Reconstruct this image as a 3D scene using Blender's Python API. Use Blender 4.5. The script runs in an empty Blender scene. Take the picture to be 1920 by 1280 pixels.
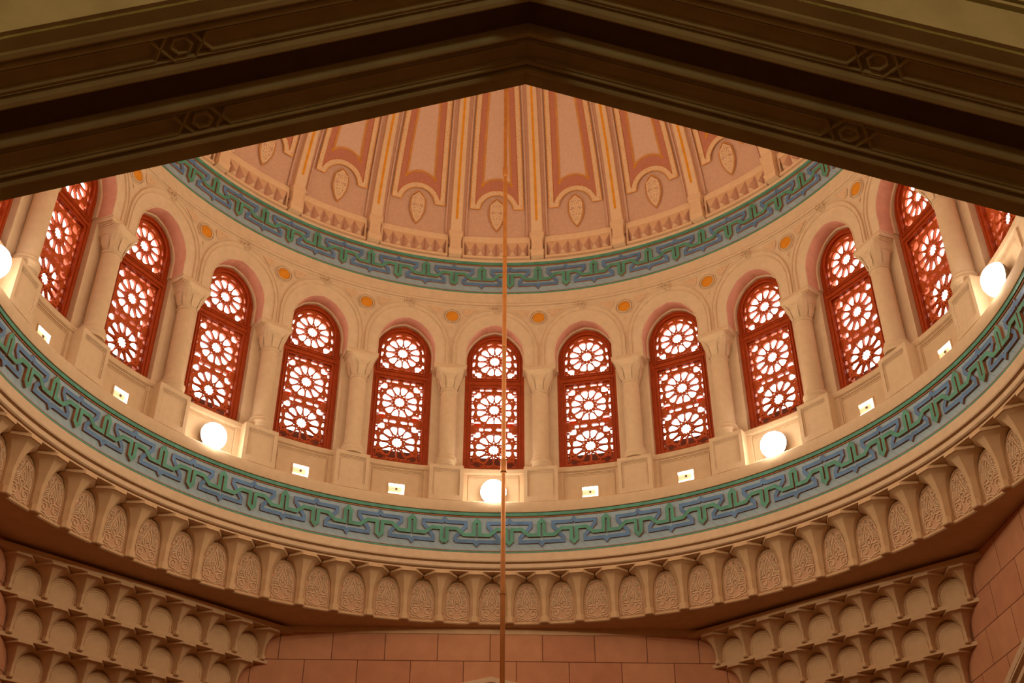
import bpy, bmesh, math, random, mathutils.geometry
from mathutils import Vector, Matrix

# ------------------------------------------------------------------ camera, sky, exposure
sc = bpy.context.scene
ROOT = sc.collection
ZF = 1.6                                    # the eye stands 1.6 m above the floor; heights below are given from the eye
PI = math.pi
R0 = 6.0                                    # inner radius of the drum
BAY = math.radians(15)                      # 24 window bays
cd = bpy.data.cameras.new('camera')
cam = bpy.data.objects.new('camera', cd)
ROOT.objects.link(cam)
cd.sensor_width = 36.0
cd.lens = 2090.6 / 1920 * 36.0
cd.clip_start, cd.clip_end = 0.05, 200
C0 = Vector((-0.166, -10.63, 0.0))
TH, YA, RO = 0.58711, 0.028127, 0.001563
FW = Vector((math.sin(YA) * math.cos(TH), math.cos(YA) * math.cos(TH), math.sin(TH)))
RT = Vector((math.cos(YA), -math.sin(YA), 0))
UP = RT.cross(FW)
RT, UP = RT * math.cos(RO) + UP * math.sin(RO), UP * math.cos(RO) - RT * math.sin(RO)
cam.matrix_world = Matrix(((RT.x, UP.x, -FW.x, C0.x), (RT.y, UP.y, -FW.y, C0.y),
                           (RT.z, UP.z, -FW.z, C0.z + ZF), (0, 0, 0, 1)))
sc.camera = cam

w = bpy.data.worlds.new('sky')
sc.world = w
w.use_nodes = True
w.node_tree.nodes['Background'].inputs['Color'].default_value = (1.0, 0.93, 0.84, 1)
w.node_tree.nodes['Background'].inputs['Strength'].default_value = 6.0

sc.view_settings.view_transform = 'Standard'
sc.view_settings.look = 'None'
sc.view_settings.exposure = 0.10
sc.view_settings.gamma = 1.0
sc.view_settings.use_curve_mapping = False
sc.cycles.use_denoising = True
sc.cycles.max_bounces = 8
sc.cycles.diffuse_bounces = 6
sc.cycles.sample_clamp_indirect = 8.0

FLOOD_POWER = 610.0                        # each of the eight floodlights on the ledge
FLOOD_COLOR = (1.0, 0.84, 0.60)
LENS_STRENGTH = 26.0
SPOT_STRENGTH = 7.0
HALL_FILL_POWER = 235.0                          # each of the two fill lights added in the hall on the camera's side


def pix(p):
    """where a point (heights from the eye) falls in the 1920 x 1280 frame; None behind the camera"""
    q = Vector(p) - C0
    d = q.dot(FW)
    if d < 0.1:
        return None
    return 960 + 2090.6 * q.dot(RT) / d, 640 - 2090.6 * q.dot(UP) / d


# ------------------------------------------------------------------ materials
def srgb(r, g, b):
    f = lambda c: (c / 255 / 12.92) if c / 255 <= 0.04045 else ((c / 255 + 0.055) / 1.055) ** 2.4
    return (f(r), f(g), f(b), 1)


def material(name, col, rough=0.75, var=0.10, scale=9.0, bump=0.12, bscale=90.0, metal=0.0, emit=0.0, spec=0.3):
    m = bpy.data.materials.new(name)
    m.use_nodes = True
    nt = m.node_tree
    b = nt.nodes['Principled BSDF']
    b.inputs['Roughness'].default_value = rough
    b.inputs['Metallic'].default_value = metal
    b.inputs['Specular IOR Level'].default_value = spec
    tc = nt.nodes.new('ShaderNodeTexCoord')
    if var > 0:
        n = nt.nodes.new('ShaderNodeTexNoise')
        n.inputs['Scale'].default_value = scale
        n.inputs['Detail'].default_value = 6
        nt.links.new(tc.outputs['Object'], n.inputs['Vector'])
        r = nt.nodes.new('ShaderNodeValToRGB')
        r.color_ramp.elements[0].position = 0.32
        r.color_ramp.elements[1].position = 0.68
        r.color_ramp.elements[0].color = (col[0] * (1 - var), col[1] * (1 - var * 1.15), col[2] * (1 - var * 1.3), 1)
        r.color_ramp.elements[1].color = (min(1, col[0] * (1 + var)), min(1, col[1] * (1 + var)), min(1, col[2] * (1 + var)), 1)
        nt.links.new(n.outputs['Fac'], r.inputs['Fac'])
        nt.links.new(r.outputs['Color'], b.inputs['Base Color'])
    else:
        b.inputs['Base Color'].default_value = col
    if bump > 0:
        n2 = nt.nodes.new('ShaderNodeTexNoise')
        n2.inputs['Scale'].default_value = bscale
        n2.inputs['Detail'].default_value = 3
        nt.links.new(tc.outputs['Object'], n2.inputs['Vector'])
        bp = nt.nodes.new('ShaderNodeBump')
        bp.inputs['Strength'].default_value = bump
        bp.inputs['Distance'].default_value = 0.01
        nt.links.new(n2.outputs['Fac'], bp.inputs['Height'])
        nt.links.new(bp.outputs['Normal'], b.inputs['Normal'])
    if emit > 0:
        b.inputs['Emission Color'].default_value = col
        b.inputs['Emission Strength'].default_value = emit
    return m


STONE = material('limestone', srgb(208, 178, 141), var=0.05)
STONE2 = material('limestone_soft', srgb(204, 172, 133), var=0.045)
STONE_LOW = material('limestone_honey', srgb(202, 166, 122), var=0.06, scale=6)
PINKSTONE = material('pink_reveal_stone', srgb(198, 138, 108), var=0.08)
FIELD = material('dome_field', srgb(212, 172, 144), var=0.05, scale=20)
FIELD_TAN = material('dome_ground', srgb(204, 160, 130), var=0.05, scale=20)
ROSE = material('dome_rose_band', srgb(186, 118, 90), var=0.06, scale=20)
GOLD = material('gilding', srgb(232, 160, 46), rough=0.35, var=0.10, metal=0.35, bump=0.05)
OCHRE = material('ochre_disc', srgb(206, 130, 26), rough=0.55, var=0.08)
WOOD = material('red_wood', srgb(176, 74, 24), rough=0.5, var=0.14, scale=14, bump=0.05)
WOOD_D = material('red_wood_frame', srgb(164, 62, 16), rough=0.5, var=0.14, scale=14, bump=0.05)
BLUE = material('blue_glaze', srgb(86, 120, 154), rough=0.45, var=0.14, scale=7)
GREEN = material('green_glaze', srgb(80, 140, 116), rough=0.45, var=0.14, scale=7)
RUST = material('rust_edge', srgb(150, 96, 56), rough=0.7, var=0.10)
BRASS = material('brass_rod', srgb(172, 106, 46), rough=0.38, var=0.10, metal=0.4, bump=0.0)
LENS = material('lamp_lens', (1.0, 0.95, 0.86, 1), var=0, bump=0, emit=LENS_STRENGTH)
SQUARE_GLOW = material('square_lamp_glow', (1.0, 0.86, 0.62, 1), var=0, bump=0, emit=SPOT_STRENGTH)
REFLECTOR = material('lamp_reflector', srgb(232, 206, 160), rough=0.4, var=0.05, bump=0.0, emit=0.55)
METAL = material('lamp_metal', srgb(120, 104, 84), rough=0.45, metal=0.7, var=0.05, bump=0)
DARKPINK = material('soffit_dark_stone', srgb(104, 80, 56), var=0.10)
ARCHSTONE = material('arch_stone', srgb(178, 168, 112), var=0.10, scale=5)
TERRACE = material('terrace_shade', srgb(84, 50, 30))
FLOORM = material('floor_dark', srgb(112, 82, 58), rough=0.9, var=0.08, scale=2)  # unseen floor, toned dark to weaken the light bounced up from below
PLASTER = material('hall_plaster', srgb(200, 160, 118), var=0.06)
CARVEGROUND = material('carved_ground', srgb(196, 154, 118), var=0.08)
LACE = material('lace_plaster', srgb(222, 184, 142), var=0.04)


def lace_material():
    """pale band with a small darker stipple, the carved lace ornament"""
    m = bpy.data.materials.new('lace_border')
    m.use_nodes = True
    nt = m.node_tree
    b = nt.nodes['Principled BSDF']
    b.inputs['Roughness'].default_value = 0.75
    tc = nt.nodes.new('ShaderNodeTexCoord')
    v = nt.nodes.new('ShaderNodeTexVoronoi')
    v.inputs['Scale'].default_value = 26
    nt.links.new(tc.outputs['Object'], v.inputs['Vector'])
    r = nt.nodes.new('ShaderNodeValToRGB')
    r.color_ramp.elements[0].position = 0.12
    r.color_ramp.elements[1].position = 0.34
    r.color_ramp.elements[0].color = srgb(190, 138, 96)
    r.color_ramp.elements[1].color = srgb(222, 182, 138)
    nt.links.new(v.outputs['Distance'], r.inputs['Fac'])
    nt.links.new(r.outputs['Color'], b.inputs['Base Color'])
    bp = nt.nodes.new('ShaderNodeBump')
    bp.inputs['Strength'].default_value = 0.4
    bp.inputs['Distance'].default_value = 0.01
    nt.links.new(v.outputs['Distance'], bp.inputs['Height'])
    nt.links.new(bp.outputs['Normal'], b.inputs['Normal'])
    return m


LACEB = lace_material()


def stipple_material():
    m = lace_material()
    m.name = 'spandrel_carving'
    for n in m.node_tree.nodes:
        if n.type == 'TEX_VORONOI':
            n.inputs['Scale'].default_value = 38
        if n.type == 'VALTORGB':
            n.color_ramp.elements[0].color = srgb(178, 134, 92)
            n.color_ramp.elements[1].color = srgb(208, 170, 128)
    return m


STIPPLE = stipple_material()


def tile_material():
    """grey-blue tile ground with thin dark joints"""
    m = bpy.data.materials.new('frieze_tile')
    m.use_nodes = True
    nt = m.node_tree
    b = nt.nodes['Principled BSDF']
    b.inputs['Roughness'].default_value = 0.5
    tc = nt.nodes.new('ShaderNodeTexCoord')
    n = nt.nodes.new('ShaderNodeTexNoise')
    n.inputs['Scale'].default_value = 5
    n.inputs['Detail'].default_value = 5
    nt.links.new(tc.outputs['Object'], n.inputs['Vector'])
    r = nt.nodes.new('ShaderNodeValToRGB')
    r.color_ramp.elements[0].color = srgb(128, 150, 158)
    r.color_ramp.elements[1].color = srgb(156, 174, 178)
    nt.links.new(n.outputs['Fac'], r.inputs['Fac'])
    sp = nt.nodes.new('ShaderNodeSeparateXYZ')
    nt.links.new(tc.outputs['Object'], sp.inputs['Vector'])
    at_ = nt.nodes.new('ShaderNodeMath')
    at_.operation = 'ARCTAN2'
    nt.links.new(sp.outputs['X'], at_.inputs[0])
    nt.links.new(sp.outputs['Y'], at_.inputs[1])
    ml = nt.nodes.new('ShaderNodeMath')
    ml.operation = 'MULTIPLY_ADD'
    ml.inputs[1].default_value = R0
    nt.links.new(at_.outputs[0], ml.inputs[0])
    nt.links.new(sp.outputs['Z'], ml.inputs[2])
    cb = nt.nodes.new('ShaderNodeCombineXYZ')
    nt.links.new(ml.outputs[0], cb.inputs['X'])
    nt.links.new(sp.outputs['Z'], cb.inputs['Y'])
    br = nt.nodes.new('ShaderNodeTexBrick')
    br.offset = 0.0
    br.inputs['Scale'].default_value = 1.0
    br.inputs['Brick Width'].default_value = 0.1745
    br.inputs['Row Height'].default_value = 5.0
    br.inputs['Mortar Size'].default_value = 0.0025
    br.inputs['Mortar'].default_value = srgb(92, 104, 104)
    nt.links.new(cb.outputs[0], br.inputs['Vector'])
    nt.links.new(r.outputs['Color'], br.inputs['Color1'])
    nt.links.new(r.outputs['Color'], br.inputs['Color2'])
    nt.links.new(br.outputs['Color'], b.inputs['Base Color'])
    return m


TILE = tile_material()


def block_material(name, ox, oz, flip):
    """pink stone blocks 0.8155 x 0.475 m; joints are narrow dark grooves. flip: the wall runs along y"""
    m = bpy.data.materials.new(name)
    m.use_nodes = True
    nt = m.node_tree
    b = nt.nodes['Principled BSDF']
    b.inputs['Roughness'].default_value = 0.8
    b.inputs['Specular IOR Level'].default_value = 0.2
    tc = nt.nodes.new('ShaderNodeTexCoord')
    sp = nt.nodes.new('ShaderNodeSeparateXYZ')
    nt.links.new(tc.outputs['Object'], sp.inputs['Vector'])
    cb = nt.nodes.new('ShaderNodeCombineXYZ')
    ax = nt.nodes.new('ShaderNodeMath')
    ax.operation = 'ADD'
    ax.inputs[1].default_value = ox
    nt.links.new(sp.outputs['Y' if flip else 'X'], ax.inputs[0])
    az = nt.nodes.new('ShaderNodeMath')
    az.operation = 'ADD'
    az.inputs[1].default_value = oz
    nt.links.new(sp.outputs['Z'], az.inputs[0])
    nt.links.new(ax.outputs[0], cb.inputs['X'])
    nt.links.new(az.outputs[0], cb.inputs['Y'])
    br = nt.nodes.new('ShaderNodeTexBrick')
    br.offset = 0.5
    br.offset_frequency = 2
    br.inputs['Scale'].default_value = 1.0
    br.inputs['Brick Width'].default_value = 0.8155
    br.inputs['Row Height'].default_value = 0.475
    br.inputs['Mortar Size'].default_value = 0.007
    br.inputs['Mortar Smooth'].default_value = 0.2
    br.inputs['Color1'].default_value = srgb(198, 140, 100)
    br.inputs['Color2'].default_value = srgb(188, 128, 92)
    br.inputs['Mortar'].default_value = srgb(116, 70, 46)
    nt.links.new(cb.outputs[0], br.inputs['Vector'])
    n = nt.nodes.new('ShaderNodeTexNoise')
    n.inputs['Scale'].default_value = 4
    n.inputs['Detail'].default_value = 6
    nt.links.new(tc.outputs['Object'], n.inputs['Vector'])
    mx = nt.nodes.new('ShaderNodeMixRGB')
    mx.blend_type = 'OVERLAY'
    mx.inputs['Fac'].default_value = 0.25
    nt.links.new(br.outputs['Color'], mx.inputs['Color1'])
    nt.links.new(n.outputs['Fac'], mx.inputs['Color2'])
    nt.links.new(mx.outputs[0], b.inputs['Base Color'])
    bp = nt.nodes.new('ShaderNodeBump')
    bp.invert = True
    bp.inputs['Strength'].default_value = 0.6
    bp.inputs['Distance'].default_value = 0.015
    nt.links.new(br.outputs['Fac'], bp.inputs['Height'])
    nt.links.new(bp.outputs['Normal'], b.inputs['Normal'])
    return m


# ------------------------------------------------------------------ mesh helpers
class MB:
    def __init__(self):
        self.v, self.f, self.m = [], [], []

    def add(self, verts, faces, mi=0):
        o = len(self.v)
        self.v += [tuple(p) for p in verts]
        self.f += [tuple(o + i for i in f) for f in faces]
        self.m += [mi] * len(faces)

    def quad(self, a, b, c, d, mi=0):
        self.add([a, b, c, d], [(0, 1, 2, 3)], mi)

    def box(self, x0, x1, y0, y1, z0, z1, mi=0):
        self.add([(x, y, z) for x in (x0, x1) for y in (y0, y1) for z in (z0, z1)],
                 [(0, 1, 3, 2), (4, 6, 7, 5), (0, 4, 5, 1), (2, 3, 7, 6), (0, 2, 6, 4), (1, 5, 7, 3)], mi)

    def loft(self, rings, closed=True, cap=True, mi=0):
        n = len(rings[0])
        o = len(self.v)
        for r in rings:
            self.v += [tuple(p) for p in r]
        for i in range(len(rings) - 1):
            for j in range(n if closed else n - 1):
                k = (j + 1) % n
                self.f.append((o + i * n + j, o + i * n + k, o + (i + 1) * n + k, o + (i + 1) * n + j))
                self.m.append(mi)
        if cap and closed:
            self.f.append(tuple(o + j for j in range(n)))
            self.f.append(tuple(o + (len(rings) - 1) * n + j for j in reversed(range(n))))
            self.m += [mi, mi]

    def build(self, name, mats, parent=None, loc=(0, 0, 0), rz=0.0, smooth=None):
        me = bpy.data.meshes.new(name)
        me.from_pydata(self.v, [], self.f)
        for mt in (mats if isinstance(mats, (list, tuple)) else [mats]):
            me.materials.append(mt)
        me.polygons.foreach_set('material_index', self.m)
        bm = bmesh.new()
        bm.from_mesh(me)
        bmesh.ops.remove_doubles(bm, verts=bm.verts, dist=1e-5)
        bmesh.ops.recalc_face_normals(bm, faces=bm.faces)
        if smooth is not None:
            for f in bm.faces:
                f.smooth = True
            for e in bm.edges:
                if len(e.link_faces) == 2 and e.calc_face_angle(0) > smooth:
                    e.smooth = False
        bm.to_mesh(me)
        bm.free()
        return link(name, me, parent, loc, rz)


def link(name, data, parent=None, loc=(0, 0, 0), rz=0.0):
    o = bpy.data.objects.new(name, data)
    ROOT.objects.link(o)
    o.location = loc
    o.rotation_euler = (0, 0, rz)
    if parent is not None:
        o.parent = parent
    return o


def struct(o):
    o['kind'] = 'structure'
    return o


def thing(name, label, cat, loc, rz=0.0, group=None):
    o = link(name, None, None, loc, rz)
    o.empty_display_size = 0.2
    tag(o, label, cat, group)
    return o


def tag(o, label, cat, group=None):
    o['label'] = label
    o['category'] = cat
    o['kind'] = 'thing'
    if group:
        o['group'] = group
    return o


def children_of(o, index):
    return index.get(o.name, [])


def dup(root, loc, rz, label):
    """copy a thing with its parts and sub-parts (mesh data shared)"""
    r = root.copy()
    ROOT.objects.link(r)
    r.location = loc
    r.rotation_euler = (0, 0, rz)
    r['label'] = label
    stack = [(root, r)]
    while stack:
        src, dst = stack.pop()
        for ch in [o for o in KIDS.get(src.name, [])]:
            c = ch.copy()
            ROOT.objects.link(c)
            c.parent = dst
            stack.append((ch, c))
    return r


KIDS = {}


def note_kids(root):
    """remember who hangs under a prototype so that dup need not search the whole scene"""
    for o in ROOT.objects:
        if o.parent is not None:
            lst = KIDS.setdefault(o.parent.name, [])
            if o not in lst:
                lst.append(o)


def at(R, a, z):
    return (R * math.sin(a), R * math.cos(a), z + ZF)


def cyl(s, r, z, Rb, zb=0.0):
    """bay-local point: s metres of arc (measured at R0) from the bay's middle, radius r, height z; origin at radius Rb, height zb"""
    t = s / R0
    return (r * math.sin(t), r * math.cos(t) - Rb, z - zb)


def offset_path(pts, d, closed=False):
    """mitred offset of a 2-D polyline to its left by d"""
    n = len(pts)
    out = []
    for i in range(n):
        p = pts[i]
        a = pts[i - 1] if (i > 0 or closed) else None
        b = pts[(i + 1) % n] if (i < n - 1 or closed) else None
        dirs = []
        if a is not None:
            dirs.append(Vector((p[0] - a[0], p[1] - a[1])))
        if b is not None:
            dirs.append(Vector((b[0] - p[0], b[1] - p[1])))
        dirs = [q.normalized() for q in dirs if q.length > 1e-9]
        ns = [Vector((-q.y, q.x)) for q in dirs]
        if len(ns) == 2:
            m = ns[0] + ns[1]
            if m.length < 1e-6:
                m = ns[0]
            m.normalize()
            k = d / max(0.35, m.dot(ns[0]))
        else:
            m, k = ns[0], d
        out.append((p[0] + m.x * k, p[1] + m.y * k))
    return out


def subdivide(pts, step, closed=False):
    out = []
    n = len(pts)
    for i in range(n if closed else n - 1):
        a, b = pts[i], pts[(i + 1) % n]
        k = max(1, int(math.ceil(math.dist(a, b) / step)))
        for j in range(k):
            out.append((a[0] + (b[0] - a[0]) * j / k, a[1] + (b[1] - a[1]) * j / k))
    if not closed:
        out.append(pts[-1])
    return out


def strap(mb, pts, width, fmap, h, closed=False, top=0, side=1, bevel=0.0):
    """raised band along a 2-D polyline; fmap(x, z, height) -> 3-D point"""
    L = offset_path(pts, width / 2, closed)
    Rr = offset_path(pts, -width / 2, closed)
    Lt = offset_path(pts, width / 2 - bevel, closed) if bevel else L
    Rt = offset_path(pts, -width / 2 + bevel, closed) if bevel else Rr
    n = len(pts)
    o = len(mb.v)
    for i in range(n):
        mb.v += [fmap(L[i][0], L[i][1], 0), fmap(Lt[i][0], Lt[i][1], h), fmap(Rt[i][0], Rt[i][1], h), fmap(Rr[i][0], Rr[i][1], 0)]
    for i in range(n if closed else n - 1):
        a, b = o + 4 * i, o + 4 * ((i + 1) % n)
        mb.f += [(a, b, b + 1, a + 1), (a + 1, b + 1, b + 2, a + 2), (a + 2, b + 2, b + 3, a + 3)]
        mb.m += [side, top, side]
    if not closed:
        for a in (o, o + 4 * (n - 1)):
            mb.f.append((a, a + 1, a + 2, a + 3))
            mb.m.append(side)


def revolve(mb, prof, a0=0.0, a1=2 * PI, n=288, mi=0):
    """prof: list of (R, z[, material]) swept round the dome's axis; heights from the eye"""
    full = abs(a1 - a0 - 2 * PI) < 1e-6
    o = len(mb.v)
    k = len(prof)
    cnt = n if full else n + 1
    for i in range(cnt):
        a = a0 + (a1 - a0) * i / n
        for p in prof:
            mb.v.append((p[0] * math.sin(a), p[0] * math.cos(a), p[1] + ZF))
    for i in range(n):
        a, b = o + i * k, o + ((i + 1) % cnt) * k
        for j in range(k - 1):
            mb.f.append((a + j, b + j, b + j + 1, a + j + 1))
            mb.m.append(prof[j][2] if len(prof[j]) > 2 else mi)


WORDS = ['', 'first', 'second', 'third', 'fourth', 'fifth', 'sixth', 'seventh', 'eighth', 'ninth', 'tenth', 'eleventh', 'twelfth',
         'thirteenth', 'fourteenth', 'fifteenth', 'sixteenth', 'seventeenth', 'eighteenth', 'nineteenth', 'twentieth',
         'twenty-first', 'twenty-second', 'twenty-third', 'twenty-fourth']


def nth(k):
    """where the bay k stands, counted from the hanging rod in front of bay 0 (or, for half bays, beside it)"""
    if k == 0:
        return 'directly behind the hanging rod'
    i = int(math.ceil(abs(k)))
    return '%s to the %s of the hanging rod' % (WORDS[i], 'right' if k > 0 else 'left')


# ------------------------------------------------------------------ the drum's heights (metres above the eye)
Z_SOF, Z_LIP = 5.955, 6.005
Z_SLAB0, Z_SLAB1 = 6.67, 6.725
Z_FR0, Z_FR1 = 7.02, 7.70
Z_LEDGE, Z_PED = 7.90, 8.535
Z_WIN0, Z_RAIL0, Z_RAIL1 = 8.632, 10.28, 10.457
Z_IMP = 10.51
Z_UF0, Z_UF1 = 12.113, 12.814
Z_DOME = 12.92
ARCH = [(0.505, 10.51), (0.505, 10.66), (0.505, 10.81), (0.500, 10.885), (0.484, 10.965), (0.464, 11.022), (0.440, 11.078), (0.394, 11.152), (0.342, 11.220),
        (0.249, 11.315), (0.175, 11.358), (0.090, 11.391), (0.0, 11.413)]


def arch_z(x):
    x = abs(x)
    for (xa, za), (xb, zb) in zip(ARCH[2:], ARCH[3:]):
        if xb <= x <= xa:
            return za + (zb - za) * (xa - x) / (xa - xb)
    return Z_IMP


ARCH_FULL = [(-x, z) for x, z in ARCH] + [(x, z) for x, z in reversed(ARCH[:-1])]     # from the left foot over the crown to the right foot


def dome_r(z, inset=0.0):
    """inner radius of the ribs' face at height z"""
    t = max(0.0, z - Z_DOME)
    return 5.93 - 0.13 * t - 0.055 * t * t + inset


# ------------------------------------------------------------------ the room's shell
W = 6.45                                   # half width of the square hall under the dome


def build_shell():
    # round structure, bottom to top
    mb = MB()
    revolve(mb, [(6.32, Z_SOF - 0.001), (6.30, Z_SOF + 0.012), (6.30, Z_LIP - 0.012), (6.32, Z_LIP), (6.40, Z_LIP)])
    struct(mb.build('trim_1', STONE_LOW, smooth=0.6))
    mb = MB()
    revolve(mb, [(6.36, Z_LIP - 0.02), (6.36, Z_SLAB1)])
    struct(mb.build('wall_ring', STONE_LOW, smooth=0.6))
    mb = MB()
    revolve(mb, [(6.40, Z_SLAB1), (6.05, Z_SLAB1), (6.05, 6.745), (6.10, 6.75), (6.10, 6.765), (6.04, 6.77), (6.02, 6.785), (6.02, 6.845),
                 (6.06, 6.85), (6.06, 6.868), (5.995, 6.872), (5.985, 6.89), (5.985, Z_FR0 - 0.006), (6.03, Z_FR0 - 0.002)])
    struct(mb.build('trim_2', STONE, smooth=0.5))
    mb = MB()                               # ledge above the lower frieze, parapet between the pedestals, sill
    revolve(mb, [(6.05, Z_FR1 + 0.0), (5.96, Z_FR1 + 0.01), (5.95, Z_FR1 + 0.03), (5.95, Z_LEDGE - 0.015), (5.965, Z_LEDGE), (6.13, Z_LEDGE), (6.15, Z_LEDGE + 0.02),
                 (6.15, 8.47), (6.125, 8.48), (6.115, 8.49), (6.115, 8.56), (6.125, 8.575), (6.5, 8.60)])
    struct(mb.build('wall_parapet', STONE2, smooth=0.5))
    mb = MB()                               # sunk panels of the parapet: thin lines at the head, stiles beside the pedestals
    for k in range(24):
        ca, sa = math.cos(k * BAY), math.sin(k * BAY)

        def fm(x, z, h):
            p = cyl(x, 6.15 - h, z, 0.0)
            return (p[0] * ca + p[1] * sa, -p[0] * sa + p[1] * ca, p[2] + ZF)
        for i in range(3):
            strap(mb, subdivide([(-0.40, 8.445 - 0.022 * i), (0.40, 8.445 - 0.022 * i)], 0.1), 0.010, fm, 0.014 - 0.003 * i, top=0, side=0)
        for sg in (-1, 1):
            strap(mb, [(sg * 0.47, 7.92), (sg * 0.47, 8.47)], 0.09, fm, 0.022, top=0, side=0, bevel=0.006)
            strap(mb, [(sg * 0.405, 7.92), (sg * 0.405, 8.44)], 0.010, fm, 0.012, top=0, side=0)
    struct(mb.build('trim_6', STONE2))
    # drum with its 24 arched openings
    mb = MB()
    xs = sorted(set([round(x, 4) for x, _ in ARCH] + [0.59, 0.69, 0.7854]))
    xs = [-x for x in reversed(xs) if x > 0] + xs
    for k in range(24):
        ca, sa = math.cos(k * BAY), math.sin(k * BAY)

        def P(s, r, z):
            x, y, zz = cyl(s, r, z, 0.0)
            return (x * ca + y * sa, -x * sa + y * ca, zz + ZF)
        for a, b in zip(xs, xs[1:]):
            za = Z_IMP if abs(a) >= 0.505 else arch_z(a)
            zb = Z_IMP if abs(b) >= 0.505 else arch_z(b)
            if (a == -0.505 and b > a) or (b == 0.505 and a < b):
                za, zb = (10.81 if abs(a) == 0.505 else za), (10.81 if abs(b) == 0.505 else zb)
            mb.quad(P(a, 6.0, za), P(b, 6.0, zb), P(b, 6.0, Z_UF0), P(a, 6.0, Z_UF0))
        for (xa, za), (xb, zb) in zip(ARCH_FULL, ARCH_FULL[1:]):       # soffit of the arch, with a fillet by the window
            lift = lambda z: z + 0.014 * max(0.0, z - 10.6) / 0.8
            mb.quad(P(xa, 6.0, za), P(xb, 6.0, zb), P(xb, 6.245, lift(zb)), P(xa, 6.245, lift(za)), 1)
            f = lambda x, z, d: (x * (1 - d / 0.505), z - d * max(0.0, z - 10.51) / 0.9)
            ia, ib = f(xa, lift(za), 0.022), f(xb, lift(zb), 0.022)
            mb.quad(P(xa, 6.245, lift(za)), P(xb, 6.245, lift(zb)), P(ib[0], 6.255, ib[1]), P(ia[0], 6.255, ia[1]))
            mb.quad(P(ia[0], 6.255, ia[1]), P(ib[0], 6.255, ib[1]), P(ib[0], 6.42, ib[1]), P(ia[0], 6.42, ia[1]))
        for sg in (-1, 1):
            mb.quad(P(sg * 0.51, 6.22, Z_IMP), P(sg * 0.475, 6.22, Z_IMP), P(sg * 0.475, 6.42, Z_IMP), P(sg * 0.51, 6.42, Z_IMP))
        for sg in (-1, 1):                                              # pier behind the column: side, face
            mb.quad(P(sg * 0.505, 6.225, 8.5), P(sg * 0.505, 6.225, Z_IMP), P(sg * 0.505, 6.42, Z_IMP), P(sg * 0.505, 6.42, 8.5))
            mb.quad(P(sg * 0.505, 6.225, 8.5), P(sg * 0.7854, 6.225, 8.5), P(sg * 0.7854, 6.225, Z_IMP), P(sg * 0.505, 6.225, Z_IMP))
            mb.quad(P(sg * 0.505, 6.0, Z_IMP), P(sg * 0.7854, 6.0, Z_IMP), P(sg * 0.7854, 6.225, Z_IMP), P(sg * 0.505, 6.225, Z_IMP))
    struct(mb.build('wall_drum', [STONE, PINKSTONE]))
    # outer skin of the drum: closes the masonry between the windows
    mb = MB()
    for k in range(24):
        ca, sa = math.cos(k * BAY), math.sin(k * BAY)

        def P(x, y, z):
            return (x * ca + y * sa, -x * sa + y * ca, z + ZF)
        for sg in (-1, 1):
            mb.quad(P(sg * 0.50, 6.41, 8.3), P(sg * 0.87, 6.41, 8.3), P(sg * 0.87, 6.41, 12.2), P(sg * 0.50, 6.41, 12.2))
        mb.quad(P(-0.5, 6.41, 11.5), P(0.5, 6.41, 11.5), P(0.5, 6.41, 12.2), P(-0.5, 6.41, 12.2))
        pts = ARCH_FULL
        for (xa, za), (xb, zb) in zip(pts, pts[1:]):
            mb.quad(P(xa * 1.03, 6.41, za + 0.0), P(xb * 1.03, 6.41, zb + 0.0), P(xb * 1.03, 6.41, 11.6), P(xa * 1.03, 6.41, 11.6))
    revolve(mb, [(6.35, 8.60), (7.0, 8.60), (7.0, 7.4), (6.4, 7.4)])
    revolve(mb, [(6.0, 12.1), (6.5, 12.1), (6.5, 12.9), (6.0, 12.9)])
    struct(mb.build('wall_outer', STONE2))
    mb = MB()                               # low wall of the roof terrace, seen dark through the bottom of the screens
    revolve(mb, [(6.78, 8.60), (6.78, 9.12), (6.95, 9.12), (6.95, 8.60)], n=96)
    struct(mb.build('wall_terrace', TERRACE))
    # mouldings above the arches and around the dome's foot
    mb = MB()
    for z0, z1, d in ((11.785, 11.815, 0.02), (11.835, 11.875, 0.03), (11.90, 11.915, 0.012)):
        revolve(mb, [(6.005, z0 - 0.008), (6.0 - d, z0), (6.0 - d, z1), (6.005, z1 + 0.008)])
    struct(mb.build('trim_3', STONE, smooth=0.5))
    mb = MB()
    revolve(mb, [(6.04, Z_UF1), (5.965, Z_UF1 + 0.004), (5.955, Z_UF1 + 0.02), (5.955, 12.868), (5.972, 12.88), (6.01, 12.89), (6.05, 12.95), (6.05, 13.38), (6.0, 13.39)])
    struct(mb.build('trim_4', STONE, smooth=0.5))
    mb = MB()
    zs = [13.2 + 0.02 * i for i in range(3)] + [13.4 + 0.3 * i for i in range(29)]
    revolve(mb, [(max(0.0, dome_r(z, 0.11)), z) for z in zs] + [(0.0, 22.25)], n=144)
    struct(mb.build('ceiling', FIELD_TAN, smooth=0.8))

    # the square hall: soffit, walls with pointed arches closed against the sky, floor
    mb = MB()
    n = 96
    for i in range(n):                      # flat soffit between the ring and the four walls
        a, b = 2 * PI * i / n, 2 * PI * (i + 1) / n

        def sq(t):
            x, y = math.sin(t), math.cos(t)
            k = (W + 0.02) / max(abs(x), abs(y))
            return (x * k, y * k, Z_SOF + ZF)
        mb.quad((6.32 * math.sin(a), 6.32 * math.cos(a), Z_SOF + ZF), (6.32 * math.sin(b), 6.32 * math.cos(b), Z_SOF + ZF), sq(b), sq(a))
    struct(mb.build('ceiling_soffit', STONE_LOW))
    back = block_material('pink_blocks', 0.426, -ZF - 5.43 + 0.475 * 20, False)
    side = block_material('pink_blocks_side', -2.221 + 0.8155 * 20, -ZF - 5.455 + 0.475 * 20, True)
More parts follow.
